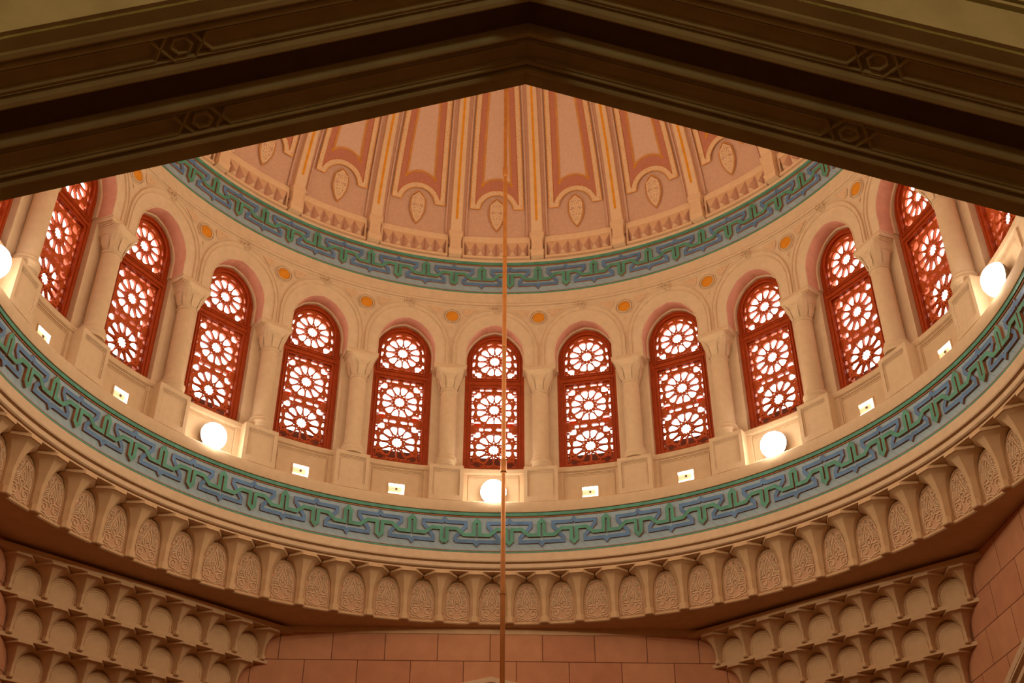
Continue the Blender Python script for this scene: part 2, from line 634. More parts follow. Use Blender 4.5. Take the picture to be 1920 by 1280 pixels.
    mb = MB()
    mb.box(-W, W, W - 0.012, W + 0.02, Z_SOF - 0.101 + ZF, Z_SOF + ZF + 0.001)
    struct(mb.build('trim_5', STONE_LOW))
    for nm, mt in (('wall_back', back), ('wall_left', side), ('wall_right', side)):
        mb = MB()
        for sgn in (-1, 1):
            pts = [(0.0, INTRADOS(0.0))] + [(x, INTRADOS(x)) for x in (0.7, 1.4, 2.1, 2.8, 3.3, 3.8, 4.2, 4.5)] + [(4.5, -ZF)]
            for (xa, za), (xb, zb) in zip(pts[:-2], pts[1:-1]):
                mb.add([wallpt(nm, sgn * xa, 0, za), wallpt(nm, sgn * xb, 0, zb), wallpt(nm, sgn * xb, 0, Z_SOF + 0.02), wallpt(nm, sgn * xa, 0, Z_SOF + 0.02)], [(0, 1, 2, 3)])
            mb.add([wallpt(nm, sgn * 4.5, 0, -ZF), wallpt(nm, sgn * (W + .05), 0, -ZF), wallpt(nm, sgn * (W + .05), 0, Z_SOF + 0.02), wallpt(nm, sgn * 4.5, 0, Z_SOF + 0.02)], [(0, 1, 2, 3)])
            for (xa, za), (xb, zb) in zip(pts[:-1], pts[1:]):           # reveal of the arch
                mb.add([wallpt(nm, sgn * xa, 0, za), wallpt(nm, sgn * xb, 0, zb), wallpt(nm, sgn * xb, 0.9, zb), wallpt(nm, sgn * xa, 0.9, za)], [(0, 1, 2, 3)], 1)
        mb.add([wallpt(nm, -5, 0.9, -ZF), wallpt(nm, 5, 0.9, -ZF), wallpt(nm, 5, 0.9, 5), wallpt(nm, -5, 0.9, 5)], [(0, 1, 2, 3)], 1)  # unseen filling added behind the arch to keep the sky's light out
        struct(mb.build(nm, [mt, PLASTER]))
    # label mouldings of the far arches (their tips show)
    for nm, lab in (('wall_back', 'pale stone hood moulding with its tip over the far arch in the pink block wall'),
                    ('wall_right', 'pale stone hood moulding on the pink block wall at the right edge')):
        mb = MB()
        for off, wd, h in ((0.50, 0.10, 0.05), (0.40, 0.05, 0.075), (0.30, 0.08, 0.05), (0.12, 0.20, 0.03)):
            pts = [(-x, LABEL(x, off)) for x in (3.9, 3.4, 2.9, 2.4, 1.8, 1.2, 0.6)] + [(0, LABEL(0, off))] + [(x, LABEL(x, off)) for x in (0.6, 1.2, 1.8, 2.4, 2.9, 3.4, 3.9)]
            strap(mb, pts, wd, lambda x, z, hh, nm=nm: wallpt(nm, x, -hh, z), h, top=0, side=0, bevel=0.012)
        o = mb.build('hood_moulding', STONE)
        tag(o, lab, 'arch moulding')
    mb = MB()
    mb.box(-W - 1, W + 1, -20, W + 1.2, -0.1, 0.0)
    struct(mb.build('floor', FLOORM))
    # the hall on the camera's side
    mb = MB()
    for x in (-W - 0.6, W + 0.6):
        mb.quad((x, -7.2, 0), (x, -20, 0), (x, -20, 9.2), (x, -7.2, 9.2))
    mb.quad((-W - .6, -20, 0), (W + .6, -20, 0), (W + .6, -20, 9.2), (-W - .6, -20, 9.2))
    struct(mb.build('wall_hall', PLASTER))
    mb = MB()
    mb.box(-W - 0.7, W + 0.7, -20.1, -7.2, 9.2, 9.3)
    struct(mb.build('ceiling_hall', PLASTER))


def wallpt(nm, x, d, z):
    """x along a wall, d metres behind its face (negative: in front), z height from the eye"""
    if nm == 'wall_back':
        return (x, W + d, z + ZF)
    if nm == 'wall_right':
        return (W + d, -x, z + ZF)
    return (-W - d, x, z + ZF)


def INTRADOS(x):
    """height of the hall arches' inner edge at x from the middle"""
    x = abs(x)
    if x <= 2.6:
        return 4.526 - 0.347 * x
    pts = [(2.6, 3.624), (3.1, 3.41), (3.6, 3.05), (4.0, 2.62), (4.3, 2.0), (4.45, 1.3), (4.5, 0.4)]
    for (xa, za), (xb, zb) in zip(pts, pts[1:]):
        if x <= xb:
            return za + (zb - za) * (x - xa) / (xb - xa)
    return 0.4


def LABEL(x, off):
    """hood moulding: outer edge about 0.62 m above the arch, falling away faster towards the sides"""
    x = abs(x)
    return 5.14 - 0.20 * x - 0.034 * x * x - (0.50 - off) * 1.05


# ------------------------------------------------------------------ the near arch
def build_near_arch():
    X0 = 0.025
    PTS = [(x, INTRADOS(x)) for x in (0.0, 0.65, 1.3, 1.95, 2.6, 3.1, 3.6, 4.0, 4.3, 4.45)] + [(4.5, 0.4), (4.5, -ZF)]
    full = [(-x, z) for x, z in reversed(PTS)] + PTS[1:]

    def fm(y):
        return lambda x, z: (x + X0, y, z + ZF)
    root = thing('pointed_arch', 'dark stone pointed arch with panelled soffit framing the view of the dome', 'arch', (0, 0, 0))

    def sweep(prof, name, mats, skip=0, smooth=0.5):
        """prof: (y, drop) across the soffit; drop is how far the stone comes down below the arch line"""
        mb = MB()
        rows = []
        for y, d in prof:
            q = offset_path(full, -d)       # left-to-right path, right side is below
            rows.append([(p[0] + X0, y, p[1] + ZF) for p in q])
        for a, b in zip(rows, rows[1:]):
            for i in range(len(a) - 1):
                mb.quad(a[i], a[i + 1], b[i + 1], b[i])
        return mb.build(name, mats, root, smooth=smooth)

    def half(sgn, nm):
        m = -6.835
        f = lambda dy: m + sgn * dy         # dy: from the soffit's middle outwards
        edge = sweep([(f(0.485), -0.6), (f(0.485), -0.008), (f(0.478), 0.0), (f(0.395), 0.0), (f(0.390), 0.012), (f(0.370), 0.020), (f(0.355), 0.012), (f(0.350), -0.018), (f(0.335), -0.022)], 'edge_band', ARCHSTONE)
        sweep([(f(0.335), -0.022), (f(0.330), 0.0), (f(0.322), 0.010), (f(0.312), 0.012), (f(0.304), 0.004), (f(0.300), -0.024), (f(0.176), -0.024), (f(0.172), -0.004), (f(0.164), 0.004), (f(0.158), -0.004), (f(0.154), -0.026)], 'soffit_panel', ARCHSTONE)
        sweep([(f(0.154), -0.026), (f(0.146), -0.004), (f(0.130), 0.020), (f(0.112), 0.028), (f(0.100), 0.022), (f(0.096), -0.045)], 'roll_moulding', ARCHSTONE)
        # interlaced strapwork on the panel, with a hexagon part-way down each side
        yc = 0.238
        hh = 0.056
        for sx in (-1, 1):
            mb = MB()
            k = math.hypot(1, 0.347)
            S = 1.62 * k
            h = 0.062

            def g(s, v, lift):
                # s metres down the slope, v across the panel
                x = s / k
                z = 4.526 - 0.347 * x
                nx, nz = -0.347 / k, -1 / k
                return (sx * (x + nx * lift * 1) + X0, f(yc + v), z + nz * lift + 0.024 + ZF)
            for path, cl in (([(0.06, hh), (S - 0.13, hh), (S - 0.045, -0.085), (S + 0.045, -0.085), (S + 0.13, hh), (S + 1.25, hh)], False),
                             ([(0.06, -hh), (S - 0.13, -hh), (S - 0.045, 0.085), (S + 0.045, 0.085), (S + 0.13, -hh), (S + 1.25, -hh)], False),
                             ([(S - 0.048, 0), (S - 0.024, -0.042), (S + 0.024, -0.042), (S + 0.048, 0), (S + 0.024, 0.042), (S - 0.024, 0.042)], True)):
                strap(mb, path, 0.022, g, 0.026, closed=cl, top=0, side=0, bevel=0.007)
            mb.build('strapwork', ARCHSTONE, root)
    half(1, 'far')
    half(-1, 'near')
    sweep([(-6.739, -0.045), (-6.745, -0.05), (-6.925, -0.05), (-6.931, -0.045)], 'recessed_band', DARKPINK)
    # stepped mouldings on the face towards the camera
    for d0, d1, y0 in ((0.0, 0.235, -7.335), (0.255, 0.275, -7.35), (0.29, 0.31, -7.36), (0.33, 0.75, -7.345), (0.78, 0.84, -7.38)):
        mb = MB()
        lo, hi = offset_path(full, d0), offset_path(full, d1)
        for i in range(len(full) - 1):
            a, b = (lo[i][0] + X0, y0, lo[i][1] + ZF), (lo[i + 1][0] + X0, y0, lo[i + 1][1] + ZF)
            c, d = (hi[i + 1][0] + X0, y0, hi[i + 1][1] + ZF), (hi[i][0] + X0, y0, hi[i][1] + ZF)
            bk = lambda p: (p[0], -7.30, p[2])
            mb.quad(a, b, c, d)
            mb.quad(a, b, bk(b), bk(a))
            mb.quad(d, c, bk(c), bk(d))
        mb.build('archivolt', ARCHSTONE, root)
    # the wall in which the arch stands: both faces
    for y, top, nm in ((-6.46, Z_SOF + 0.02, 'wall_near'), (-7.31, 7.62, 'wall_front')):
        mb = MB()
        for (xa, za), (xb, zb) in zip(full[1:-1], full[2:-1]):
            mb.quad((xa + X0, y, za + .02 + ZF), (xb + X0, y, zb + .02 + ZF), (xb + X0, y, top + ZF), (xa + X0, y, top + ZF))
        for sg in (-1, 1):
            mb.quad((sg * 4.5 + X0, y, 0), (sg * 7.1, y, 0), (sg * 7.1, y, top + ZF), (sg * 4.5 + X0, y, top + ZF))
        struct(mb.build(nm, PLASTER))


# ------------------------------------------------------------------ friezes
def frieze(name, label, z0, z1):
    root = thing(name, label, 'frieze', (0, 0, z0 + ZF))
    H = z1 - z0

    def fm(x, z, h, base=6.0):              # x: metres of arc at R0
        t = x / R0
        r = base - h
        return (r * math.sin(t), r * math.cos(t), z)
    mb = MB()
    n = 288
    prof = [(6.03, 0.0), (6.0, 0.0), (6.0, H), (6.03, H)]
    o = len(mb.v)
    for i in range(n):
        a = 2 * PI * i / n
        for p in prof:
            mb.v.append((p[0] * math.sin(a), p[0] * math.cos(a), p[1]))
    for i in range(n):
        for j in range(3):
            a, b = i * 4 + j, ((i + 1) % n) * 4 + j
            mb.f.append((a, b, b + 1, a + 1))
            mb.m.append(0)
    mb.build('tile_ground', TILE, root, smooth=0.5)
    for nm, mt, a, b, d in (('green_border', GREEN, 0.0, 0.022, 0.012), ('green_border', GREEN, H - 0.05, H, 0.03),
                            ('ochre_line', RUST, 0.026, 0.036, 0.01), ('ochre_line', RUST, H - 0.075, H - 0.055, 0.015)):
        mb = MB()
        for i in range(n):
            a0, a1 = 2 * PI * i / n, 2 * PI * (i + 1) / n
            P = lambda t, r, z: (r * math.sin(t), r * math.cos(t), z)
            mb.quad(P(a0, 6.0 - d, a), P(a1, 6.0 - d, a), P(a1, 6.0 - d, b), P(a0, 6.0 - d, b))
            mb.quad(P(a0, 6.0, a), P(a1, 6.0, a), P(a1, 6.0 - d, a), P(a0, 6.0 - d, a))
            mb.quad(P(a0, 6.0, b), P(a1, 6.0, b), P(a1, 6.0 - d, b), P(a0, 6.0 - d, b))
        mb.build(nm, mt, root)
    per = R0 * math.radians(10)
    kx = per / 652.0
    zz = lambda y: (505 - y) * H / 378.0
    g = [(-326, 425), (-299, 400), (-299, 290), (-200, 290), (-130, 345), (-27, 345), (-27, 230), (0, 203), (27, 230), (27, 345), (130, 345), (200, 290), (299, 290), (299, 400)]
    b = [(-215, 405), (-22, 405), (0, 430), (22, 405), (215, 405), (215, 368), (117, 262), (117, 225), (304, 225), (326, 200), (348, 225), (541, 225), (541, 262), (437, 368)]
    gp, bp = [], []
    for k in range(36):
        c = R0 * math.radians(-2.5 + 10 * k)
        gp += [(c + x * kx, zz(y)) for x, y in g]
    cur = [(x, y) for x, y in b]
    for k in range(36):
        c = R0 * math.radians(-2.5 + 10 * k)
        bp += [(c + x * kx, zz(y)) for x, y in cur]
    mb = MB()
    strap(mb, subdivide(bp + [(bp[0][0] + 2 * PI * R0, bp[0][1])], 0.16), 0.058, fm, 0.030)
    mb.build('blue_strapwork', [BLUE, RUST], root)
    mb = MB()
    strap(mb, subdivide(gp + [(gp[0][0] + 2 * PI * R0, gp[0][1])], 0.16), 0.058, fm, 0.042)
    mb.build('green_strapwork', [GREEN, RUST], root)


# ------------------------------------------------------------------ lattice windows
def star(cx, cz, n, ro, ri, rot=0.0):
    return [(cx + (ro if i % 2 == 0 else ri) * math.sin(rot + PI * i / n), cz + (ro if i % 2 == 0 else ri) * math.cos(rot + PI * i / n)) for i in range(2 * n)]


def rosette(cx, cz, keep):
    """holes of one twelve-pointed rosette"""
    P = lambda r, a: (cx + r * math.sin(math.radians(a)), cz + r * math.cos(math.radians(a)))
    H = [star(cx, cz, 12, 0.101, 0.077)]
    for k in range(12):
        a = 30 * k
        H.append([P(0.112, a), P(0.134, a + 6.6), P(0.170, a), P(0.134, a - 6.6)])                 # small kite over each star tip
        a += 15
        H.append([P(0.138, a), P(0.166, a + 8.4), P(0.205, a + 11.5), P(0.276, a + 12.9), P(0.303, a + 9.0), P(0.311, a), P(0.303, a - 9.0), P(0.276, a - 12.9), P(0.205, a - 11.5), P(0.166, a - 8.4)])   # petal
        H.append([P(0.302, a + 15), P(0.316, a + 15 + 2.4), P(0.330, a + 15), P(0.316, a + 15 - 2.4)])  # pip between petals
    return [h for h in H if keep(h)]


def rect(x0, x1, z0, z1, sk=0.0):
    return [(x0, z0), (x1, z0), (x1 - sk, z1), (x0 + sk, z1)]


def corner_holes(cx, cz, sx, sz, hh=0.395):
    """leaf shapes in one corner of a square cell"""
    P = lambda r, a: (cx + sx * r * math.sin(math.radians(a)), cz + sz * r * math.cos(math.radians(a)))
    H = [[P(0.342, 45), P(0.375, 52), P(0.43, 55), P(0.462, 49), P(0.448, 44), P(0.462, 41), P(0.43, 35), P(0.375, 38)],
         [P(0.480, 45), P(0.505, 48.5), P(0.540, 45), P(0.505, 41.5)],
         [P(0.348, 30), P(0.362, 34), P(0.378, 30), P(0.362, 27)],
         [P(0.348, 60), P(0.362, 56), P(0.378, 60), P(0.362, 63)]]
    return H


def inside(p, poly):
    c = False
    n = len(poly)
    for i in range(n):
        (x0, y0), (x1, y1) = poly[i], poly[(i + 1) % n]
        if (y0 > p[1]) != (y1 > p[1]) and p[0] < (x1 - x0) * (p[1] - y0) / (y1 - y0) + x0:
            c = not c
    return c


def fill_plate(name, outer, holes, depth):
    """plate of the given outline, pierced by the holes; lies in x-z, its thickness runs along y"""
    vs, es = [], []
    for poly in [outer] + holes:
        o = len(vs)
        vs += [Vector(q) for q in poly]
        es += [(o + i, o + (i + 1) % len(poly)) for i in range(len(poly))]
    V, E, F, _a, _b, _c = mathutils.geometry.delaunay_2d_cdt(vs, es, [], 0, 1e-5)
    keep = []
    for f in F:
        c = (sum(V[i][0] for i in f) / len(f), sum(V[i][1] for i in f) / len(f))
        if inside(c, outer) and not any(inside(c, h) for h in holes):
            keep.append(tuple(f))
    n = len(V)
    verts = [(p[0], -depth / 2, p[1]) for p in V] + [(p[0], depth / 2, p[1]) for p in V]
    faces = keep + [tuple(n + i for i in reversed(f)) for f in keep]
    cnt = {}
    for f in keep:
        for a, b in zip(f, f[1:] + f[:1]):
            cnt.setdefault(tuple(sorted((a, b))), []).append((a, b))
    for k, v in cnt.items():
        if len(v) == 1:
            a, b = v[0]
            faces.append((b, a, n + a, n + b))
    me = bpy.data.meshes.new(name)
    me.from_pydata(verts, [], faces)
    bm = bmesh.new()
    bm.from_mesh(me)
    bmesh.ops.delete(bm, geom=[v for v in bm.verts if not v.link_faces], context='VERTS')
    bmesh.ops.recalc_face_normals(bm, faces=bm.faces)
    bm.to_mesh(me)
    bm.free()
    return me


def plate_object(name, outer, holes, depth, mat, parent, y):
    me = fill_plate(name, outer, holes, depth)
    me.materials.clear()
    me.materials.append(mat)
    return link(name, me, parent, (0, y, 0))


def window_prototype():
    """origin at the middle of the sill, local y outward, heights from the sill"""
    zb = Z_WIN0
    A = [(x * 1.05, z + 0.035 - zb) for x, z in ARCH_FULL]
    A = [(-0.535, 0.0)] + [p for p in A] + [(0.535, 0.0)]
    inner = lambda d: None
    root = link('lattice_screen', None)
    root.empty_display_size = 0.2
    EL = [(-0.404 * math.cos(PI * i / 28), 10.885 - zb + 0.420 * math.sin(PI * i / 28)) for i in range(29)]
    top_in = [(-0.404, Z_RAIL1 - zb)] + EL + [(0.404, Z_RAIL1 - zb)]      # opening of the arched panel
    top_out = [(-0.404, Z_RAIL1 - zb)] + top_in[1:-1] + [(0.404, Z_RAIL1 - zb)]
    low = [(-0.404, 0.05), (0.404, 0.05), (0.404, Z_RAIL0 - zb), (-0.404, Z_RAIL0 - zb)]
    plate_object('frame', A, [low, top_out], 0.10, WOOD_D, root, 0.0)
    # stepped beads on the frame's inner side
    mb = MB()
    fm = lambda y: (lambda x, z, h: (x, y - h, z))
    strap(mb, low, 0.022, fm(-0.05), 0.016, closed=True, top=0, side=0, bevel=0.005)
    strap(mb, offset_path(low, -0.045, True), 0.022, fm(-0.05), 0.026, closed=True, top=0, side=0, bevel=0.005)
    strap(mb, top_out, 0.022, fm(-0.05), 0.016, closed=True, top=0, side=0, bevel=0.005)
    strap(mb, offset_path(top_out, 0.045, True), 0.022, fm(-0.05), 0.026, closed=True, top=0, side=0, bevel=0.005)
    mb.build('frame_beading', WOOD_D, root)
    # lower screen: two overlapping cells and the strip under them
    c2, c3 = 9.853 - zb, 9.062 - zb
    mid = (c2 + c3) / 2
    H = []
    zt, zbm = Z_RAIL0 - zb, 0.05
    H += rosette(0, c2, lambda h: all(mid + 0.035 < q[1] < zt - 0.03 and abs(q[0]) < 0.385 for q in h))
    H += rosette(0, c3, lambda h: all(zbm + 0.03 < q[1] < mid - 0.035 and abs(q[0]) < 0.385 for q in h))
    for cz in (c2, c3):
        for sx in (-1, 1):
            for sz in (-1, 1):
                for h in corner_holes(0, cz, sx, sz):
                    if all(zbm + 0.012 < q[1] < zt - 0.012 and abs(q[0]) < 0.392 and abs(q[1] - mid) > 0.026 for q in h):
                        H.append(h)
            for sg in (-1, 1):               # leaves on the sides, between rosette and frame
                Q = lambda x, z: (sx * x, cz + sg * z)
                for h in ([Q(0.342, 0.018), Q(0.372, 0.020), Q(0.394, 0.030), Q(0.394, 0.120), Q(0.366, 0.112)], [Q(0.372, 0.138), Q(0.394, 0.136), Q(0.394, 0.168), Q(0.366, 0.156)],
                          [Q(0.360, 0.186), Q(0.394, 0.180), Q(0.394, 0.262), Q(0.352, 0.262)], [Q(0.345, 0.286), Q(0.394, 0.286), Q(0.394, 0.312), Q(0.352, 0.312)]):
                    if all(zbm + 0.012 < q[1] < zt - 0.012 and abs(q[1] - mid) > 0.026 for q in h):
                        H.append(h)
    for zz in (zt - 0.030, mid, 0.146):
        for sx in (-1, 1):
            e = 0.034 if zz == mid else 0.023
            H.append([(sx * x, zz + z) for x, z in ((0.030, 0.0), (0.062, -e), (0.156, -e * 0.7), (0.156, e * 0.7), (0.062, e))])
            H.append([(sx * x, zz + z) for x, z in ((0.180, 0.0), (0.194, -e), (0.248, -e), (0.264, 0.0), (0.248, e), (0.194, e))])
            H.append([(sx * x, zz + z) for x, z in ((0.286, 0.0), (0.302, -0.012), (0.318, 0.0), (0.302, 0.012))])
    for i in range(8):                       # small arched holes of the bottom strip
        x = -0.352 + 0.088 * i + 0.044
        H.append([(x - 0.026, 0.062), (x + 0.026, 0.062), (x + 0.032, 0.088), (x, 0.112), (x - 0.032, 0.088)])
    plate_object('lower_screen', [(-0.406, 0.04), (0.406, 0.04), (0.406, zt + 0.01), (-0.406, zt + 0.01)], H, 0.042, WOOD, root, 0.02)
    # arched screen above the rail
    c1 = 10.862 - zb
    zb1 = Z_RAIL1 - zb
    zin = lambda x: next((za + (zc - za) * (abs(x) - xa) / (xc - xa) for (xa, za), (xc, zc) in
                          [((top_in[i][0], top_in[i][1]), (top_in[i + 1][0], top_in[i + 1][1])) for i in range(len(top_in) // 2, len(top_in) - 2)] if xa <= abs(x) <= xc + 1e-6), zb1 + 0.1)
    H = rosette(0, c1, lambda h: all(zb1 + 0.02 < q[1] < zin(q[0]) - 0.012 for q in h))
    for sx in (-1, 1):
        for h in corner_holes(0, c1, sx, -1):
            if all(q[1] > zb1 + 0.012 and abs(q[0]) < 0.392 for q in h):
                H.append(h)
        for sg in (-1, 1):
            Q = lambda x, z: (sx * x, c1 + sg * z)
            for h in ([Q(0.342, 0.018), Q(0.372, 0.020), Q(0.394, 0.030), Q(0.394, 0.120), Q(0.366, 0.112)], [Q(0.360, 0.186), Q(0.394, 0.180), Q(0.394, 0.262), Q(0.352, 0.262)]):
                if sg < 0:
                    H.append(h)
        for pts in (((0.036, 0.0), (0.062, -0.023), (0.154, -0.023), (0.154, 0.023), (0.062, 0.023)), ((0.182, 0.0), (0.196, -0.024), (0.246, -0.024), (0.262, 0.0), (0.246, 0.024), (0.196, 0.024)),
                    ((0.286, 0.0), (0.302, -0.012), (0.318, 0.0), (0.302, 0.012))):
            H.append([(sx * x, zb1 + 0.038 + z) for x, z in pts])
    for a in (-75, -45, -15, 15, 45, 75):    # slivers that follow the arch
        P = lambda r, t: (r * math.sin(math.radians(t)), c1 + r * math.cos(math.radians(t)))
        for t0 in (a - 8,):
            H.append([P(0.358, t0), P(0.358, t0 + 8), P(0.358, t0 + 16), P(0.384, t0 + 15), P(0.386, t0 + 8), P(0.384, t0 + 1)])
    H = [h for h in H if all(q[1] < (zin(q[0]) - 0.004 if abs(q[0]) < 0.4 else 9) for q in h)]
    big = [(-0.408, zb1 - 0.01)] + [(x * 1.012, z + 0.008) for x, z in top_in[1:-1]] + [(0.408, zb1 - 0.01)]
    plate_object('upper_screen', big, H, 0.042, WOOD, root, 0.02)
    # outer casement behind the screen
    mb = MB()
    mb.box(-0.52, 0.52, 0.20, 0.25, 1.02 - 0.035, 1.02 + 0.035)
    mb.box(-0.52, 0.52, 0.20, 0.25, 1.83 - 0.05, 1.83 + 0.05)
    for sx in (-1, 1):
        a, b = sorted((sx * 0.47, sx * 0.53))
        mb.box(a, b, 0.10, 0.25, 0.0, 2.3)
    mb.build('outer_casement', WOOD, root)
    return root


# ------------------------------------------------------------------ columns of the arcade
def column_prototype():
    """origin on the ledge under the pedestal's middle; y outward"""
    root = link('arcade_column', None)
    zb = Z_LEDGE
    rc = 6.09                                # radius at which the shaft's axis stands
    RB = 6.05
    yc = rc - RB
    # pedestal: box with a sunk panel and thin lines at its head
    mb = MB()
    y0 = 5.955 - RB
    hx, h = 0.283, Z_PED - zb
    mb.box(-hx, hx, y0 + 0.022, 0.20, 0, h)
    f = 0.062
    mb.box(-hx, -hx + f, y0, y0 + 0.022, 0, h)
    mb.box(hx - f, hx, y0, y0 + 0.022, 0, h)
    mb.box(-hx + f, hx - f, y0, y0 + 0.022, h - 0.07, h)
    mb.box(-hx + f, hx - f, y0, y0 + 0.022, 0, 0.09)
    for i in range(3):
        mb.box(-hx + f, hx - f, y0 + 0.006 + 0.004 * i, y0 + 0.022, h - 0.088 - 0.020 * i, h - 0.074 - 0.020 * i)
    for i in range(2):
        for sx in (-1, 1):
            a, b = sorted((sx * (hx - f - 0.006 - 0.014 * i), sx * (hx - f - 0.016 - 0.014 * i)))
            mb.box(a, b, y0 + 0.010 + 0.004 * i, y0 + 0.022, 0.09, h - 0.13)
    mb.build('pedestal', STONE2, root)

    def lathe(prof, n=40):
        b = MB()
        b.loft([[(r * math.cos(2 * PI * i / n), yc + r * math.sin(2 * PI * i / n), z - zb) for i in range(n)] for r, z in prof])
        return b
    lathe([(0.192, 8.53), (0.192, 8.575), (0.186, 8.58), (0.196, 8.60), (0.199, 8.622), (0.193, 8.645), (0.180, 8.655), (0.166, 8.662), (0.162, 8.68), (0.170, 8.692), (0.170, 8.705), (0.150, 8.715), (0.146, 8.74)]).build('base', STONE2, root, smooth=0.6)
    lathe([(0.143, 8.72), (0.144, 8.9), (0.143, 9.4), (0.139, 9.95), (0.139, 9.96), (0.155, 9.965), (0.160, 9.98), (0.155, 9.995), (0.140, 10.0), (0.140, 10.05)]).build('shaft', STONE2, root, smooth=0.6)
    # capital: bell that grows square, with upright leaves and corner scrolls
    mb = MB()
    rings = []
    n = 48
    for z, r, sq in ((10.0, 0.142, 0), (10.06, 0.158, .05), (10.14, 0.177, .2), (10.22, 0.198, .45), (10.29, 0.218, .7), (10.335, 0.226, .85), (10.35, 0.232, 1.0), (10.375, 0.238, 1.0)):
        ring = []
        for i in range(n):
            t = 2 * PI * (i + .5) / n
            c, s = math.cos(t), math.sin(t)
            k = 1 / max(abs(c), abs(s))
            q = r * ((1 - sq) + sq * min(k, 1.36))
            ring.append((q * c, yc + q * s, z - zb))
        rings.append(ring)
    mb.loft(rings)
    cap = mb.build('capital', STONE2, root, smooth=0.7)
    for i in range(8):
        t = 2 * PI * i / 8 + PI / 8 * 0
        if math.sin(t) > 0.75:
            continue
        b = MB()
        c, s = math.cos(t), math.sin(t)
        corner = i % 2 == 1
        rr = [(0.150, 10.02), (0.172, 10.09), (0.190, 10.17), (0.197 if not corner else 0.226, 10.235), (0.212 if not corner else 0.262, 10.262 if not corner else 10.315), (0.212 if not corner else 0.272, 10.245 if not corner else 10.295)]
        ww = [0.040, 0.064, 0.074, 0.066, 0.044, 0.022]
        lft = [((r * c - w_ * s), yc + r * s + w_ * c, z - zb) for (r, z), w_ in zip(rr, ww)]
        rgt = [((r * c + w_ * s), yc + r * s - w_ * c, z - zb) for (r, z), w_ in zip(rr, ww)]
        ctr = [((r + 0.009) * c, yc + (r + 0.009) * s, z + 0.004 - zb) for r, z in rr]
        for j in range(len(rr) - 1):
            b.quad(lft[j], lft[j + 1], ctr[j + 1], ctr[j])
            b.quad(ctr[j], ctr[j + 1], rgt[j + 1], rgt[j])
        b.build('leaf', STONE2, cap)
    # impost block under the springing of the arches
    mb = MB()
    y1 = 0.30
    for hx_, yf, z0, z1 in ((0.250, 5.985, 10.37, 10.40), (0.262, 5.972, 10.40, 10.425), (0.285, 5.955, 10.425, 10.495), (0.293, 5.948, 10.495, 10.515)):
        mb.box(-hx_, hx_, yf - RB, y1 - 0.1, z0 - zb, z1 - zb)
    mb.build('impost', STONE2, root)
    return root


# ------------------------------------------------------------------ arch surrounds with hood mould and knot
def surround_prototype():
    root = link('arch_surround', None)
    RB, zb = 6.0, Z_IMP
    fm = lambda x, z, h: cyl(x, 6.002 - h, z, RB, zb)

    def grown(d):
        q = [(x, z) for x, z in offset_path(ARCH_FULL, d)]
        return subdivide(q, 0.09)

    def hood(w_, top):
        h = top - 10.85
        arc = [(-w_ * math.cos(PI * i / 32), 10.85 + h * math.sin(PI * i / 32)) for i in range(33)]
        return [(-w_, Z_IMP + 0.004), (-w_, 10.7)] + arc + [(w_, 10.7), (w_, Z_IMP + 0.004)]
    mb = MB()
    strap(mb, hood(0.726, 11.684), 0.075, fm, 0.014, top=0, side=0, bevel=0.004)
    strap(mb, hood(0.757, 11.725), 0.018, fm, 0.034, top=0, side=0, bevel=0.006)
    strap(mb, hood(0.697, 11.637), 0.018, fm, 0.028, top=0, side=0, bevel=0.006)
    mb.build('hood_mould', STONE, root)
    mb = MB()
    strap(mb, grown(0.011), 0.020, fm, 0.012, top=0, side=0, bevel=0.005)
    mb.build('edge_bead', STONE, root)
    mb = MB()
    cz = 11.765
    ring = lambda r, n=20, c=(0, cz): [(c[0] + r * math.sin(2 * PI * i / n), c[1] + r * math.cos(2 * PI * i / n)) for i in range(n)]
    strap(mb, ring(0.082, c=(-0.012, cz + 0.02)), 0.026, fm, 0.040, closed=True, top=0, side=0, bevel=0.007)
    strap(mb, ring(0.036, c=(0.012, cz)), 0.020, fm, 0.046, closed=True, top=0, side=0, bevel=0.007)
    strap(mb, ring(0.060, c=(0.03, cz - 0.045)), 0.022, fm, 0.036, closed=True, top=0, side=0, bevel=0.007)
    mb.build('knot', STONE, root)
    # carved triangles of the spandrels, left and right halves
    for sg in (-1, 1):
        mb = MB()
        tri = [(0.32, 11.738), (0.585, 11.738), (0.598, 11.69), (0.560, 11.58), (0.505, 11.565), (0.42, 11.655)]
        tri = [(sg * x, z) for x, z in tri]
        n = len(tri)
        pts = [cyl(x, 5.990, z, RB, zb) for x, z in tri]
        mb.add(pts, [tuple(range(n))])
        o = mb.build('spandrel_carving', STIPPLE, root)
    return root


def medallion_prototype():
    root = link('ochre_roundel', None)
    n = 40
    mb = MB()
    P = lambda r, h: [(r * math.sin(2 * PI * i / n), -h, r * math.cos(2 * PI * i / n)) for i in range(n)]
    mb.loft([P(0.106, 0.0), P(0.106, 0.020), P(0.10, 0.026), P(0.05, 0.030)])
    mb.build('disc', OCHRE, root, smooth=0.6)
    mb = MB()
    for r, w_, h in ((0.122, 0.022, 0.032), (0.158, 0.020, 0.024)):
        mb.loft([P(r - w_ / 2, 0.0), P(r - w_ / 2, h * .7), P(r - w_ / 4, h), P(r + w_ / 4, h), P(r + w_ / 2, h * .6), P(r + w_ / 2, 0.0)], cap=False)
    mb.build('rim', STONE, root, smooth=0.6)
    mb = MB()                                # the small leaf under the roundel, in the cleft between two arches
    fm = lambda x, z, h: (x, -h, z)
    mb.add([(-0.035, -0.012, -0.205), (0.035, -0.012, -0.205), (0.0, -0.012, -0.285)], [(0, 1, 2)])
    mb.build('cleft_carving', STIPPLE, root)
    return root


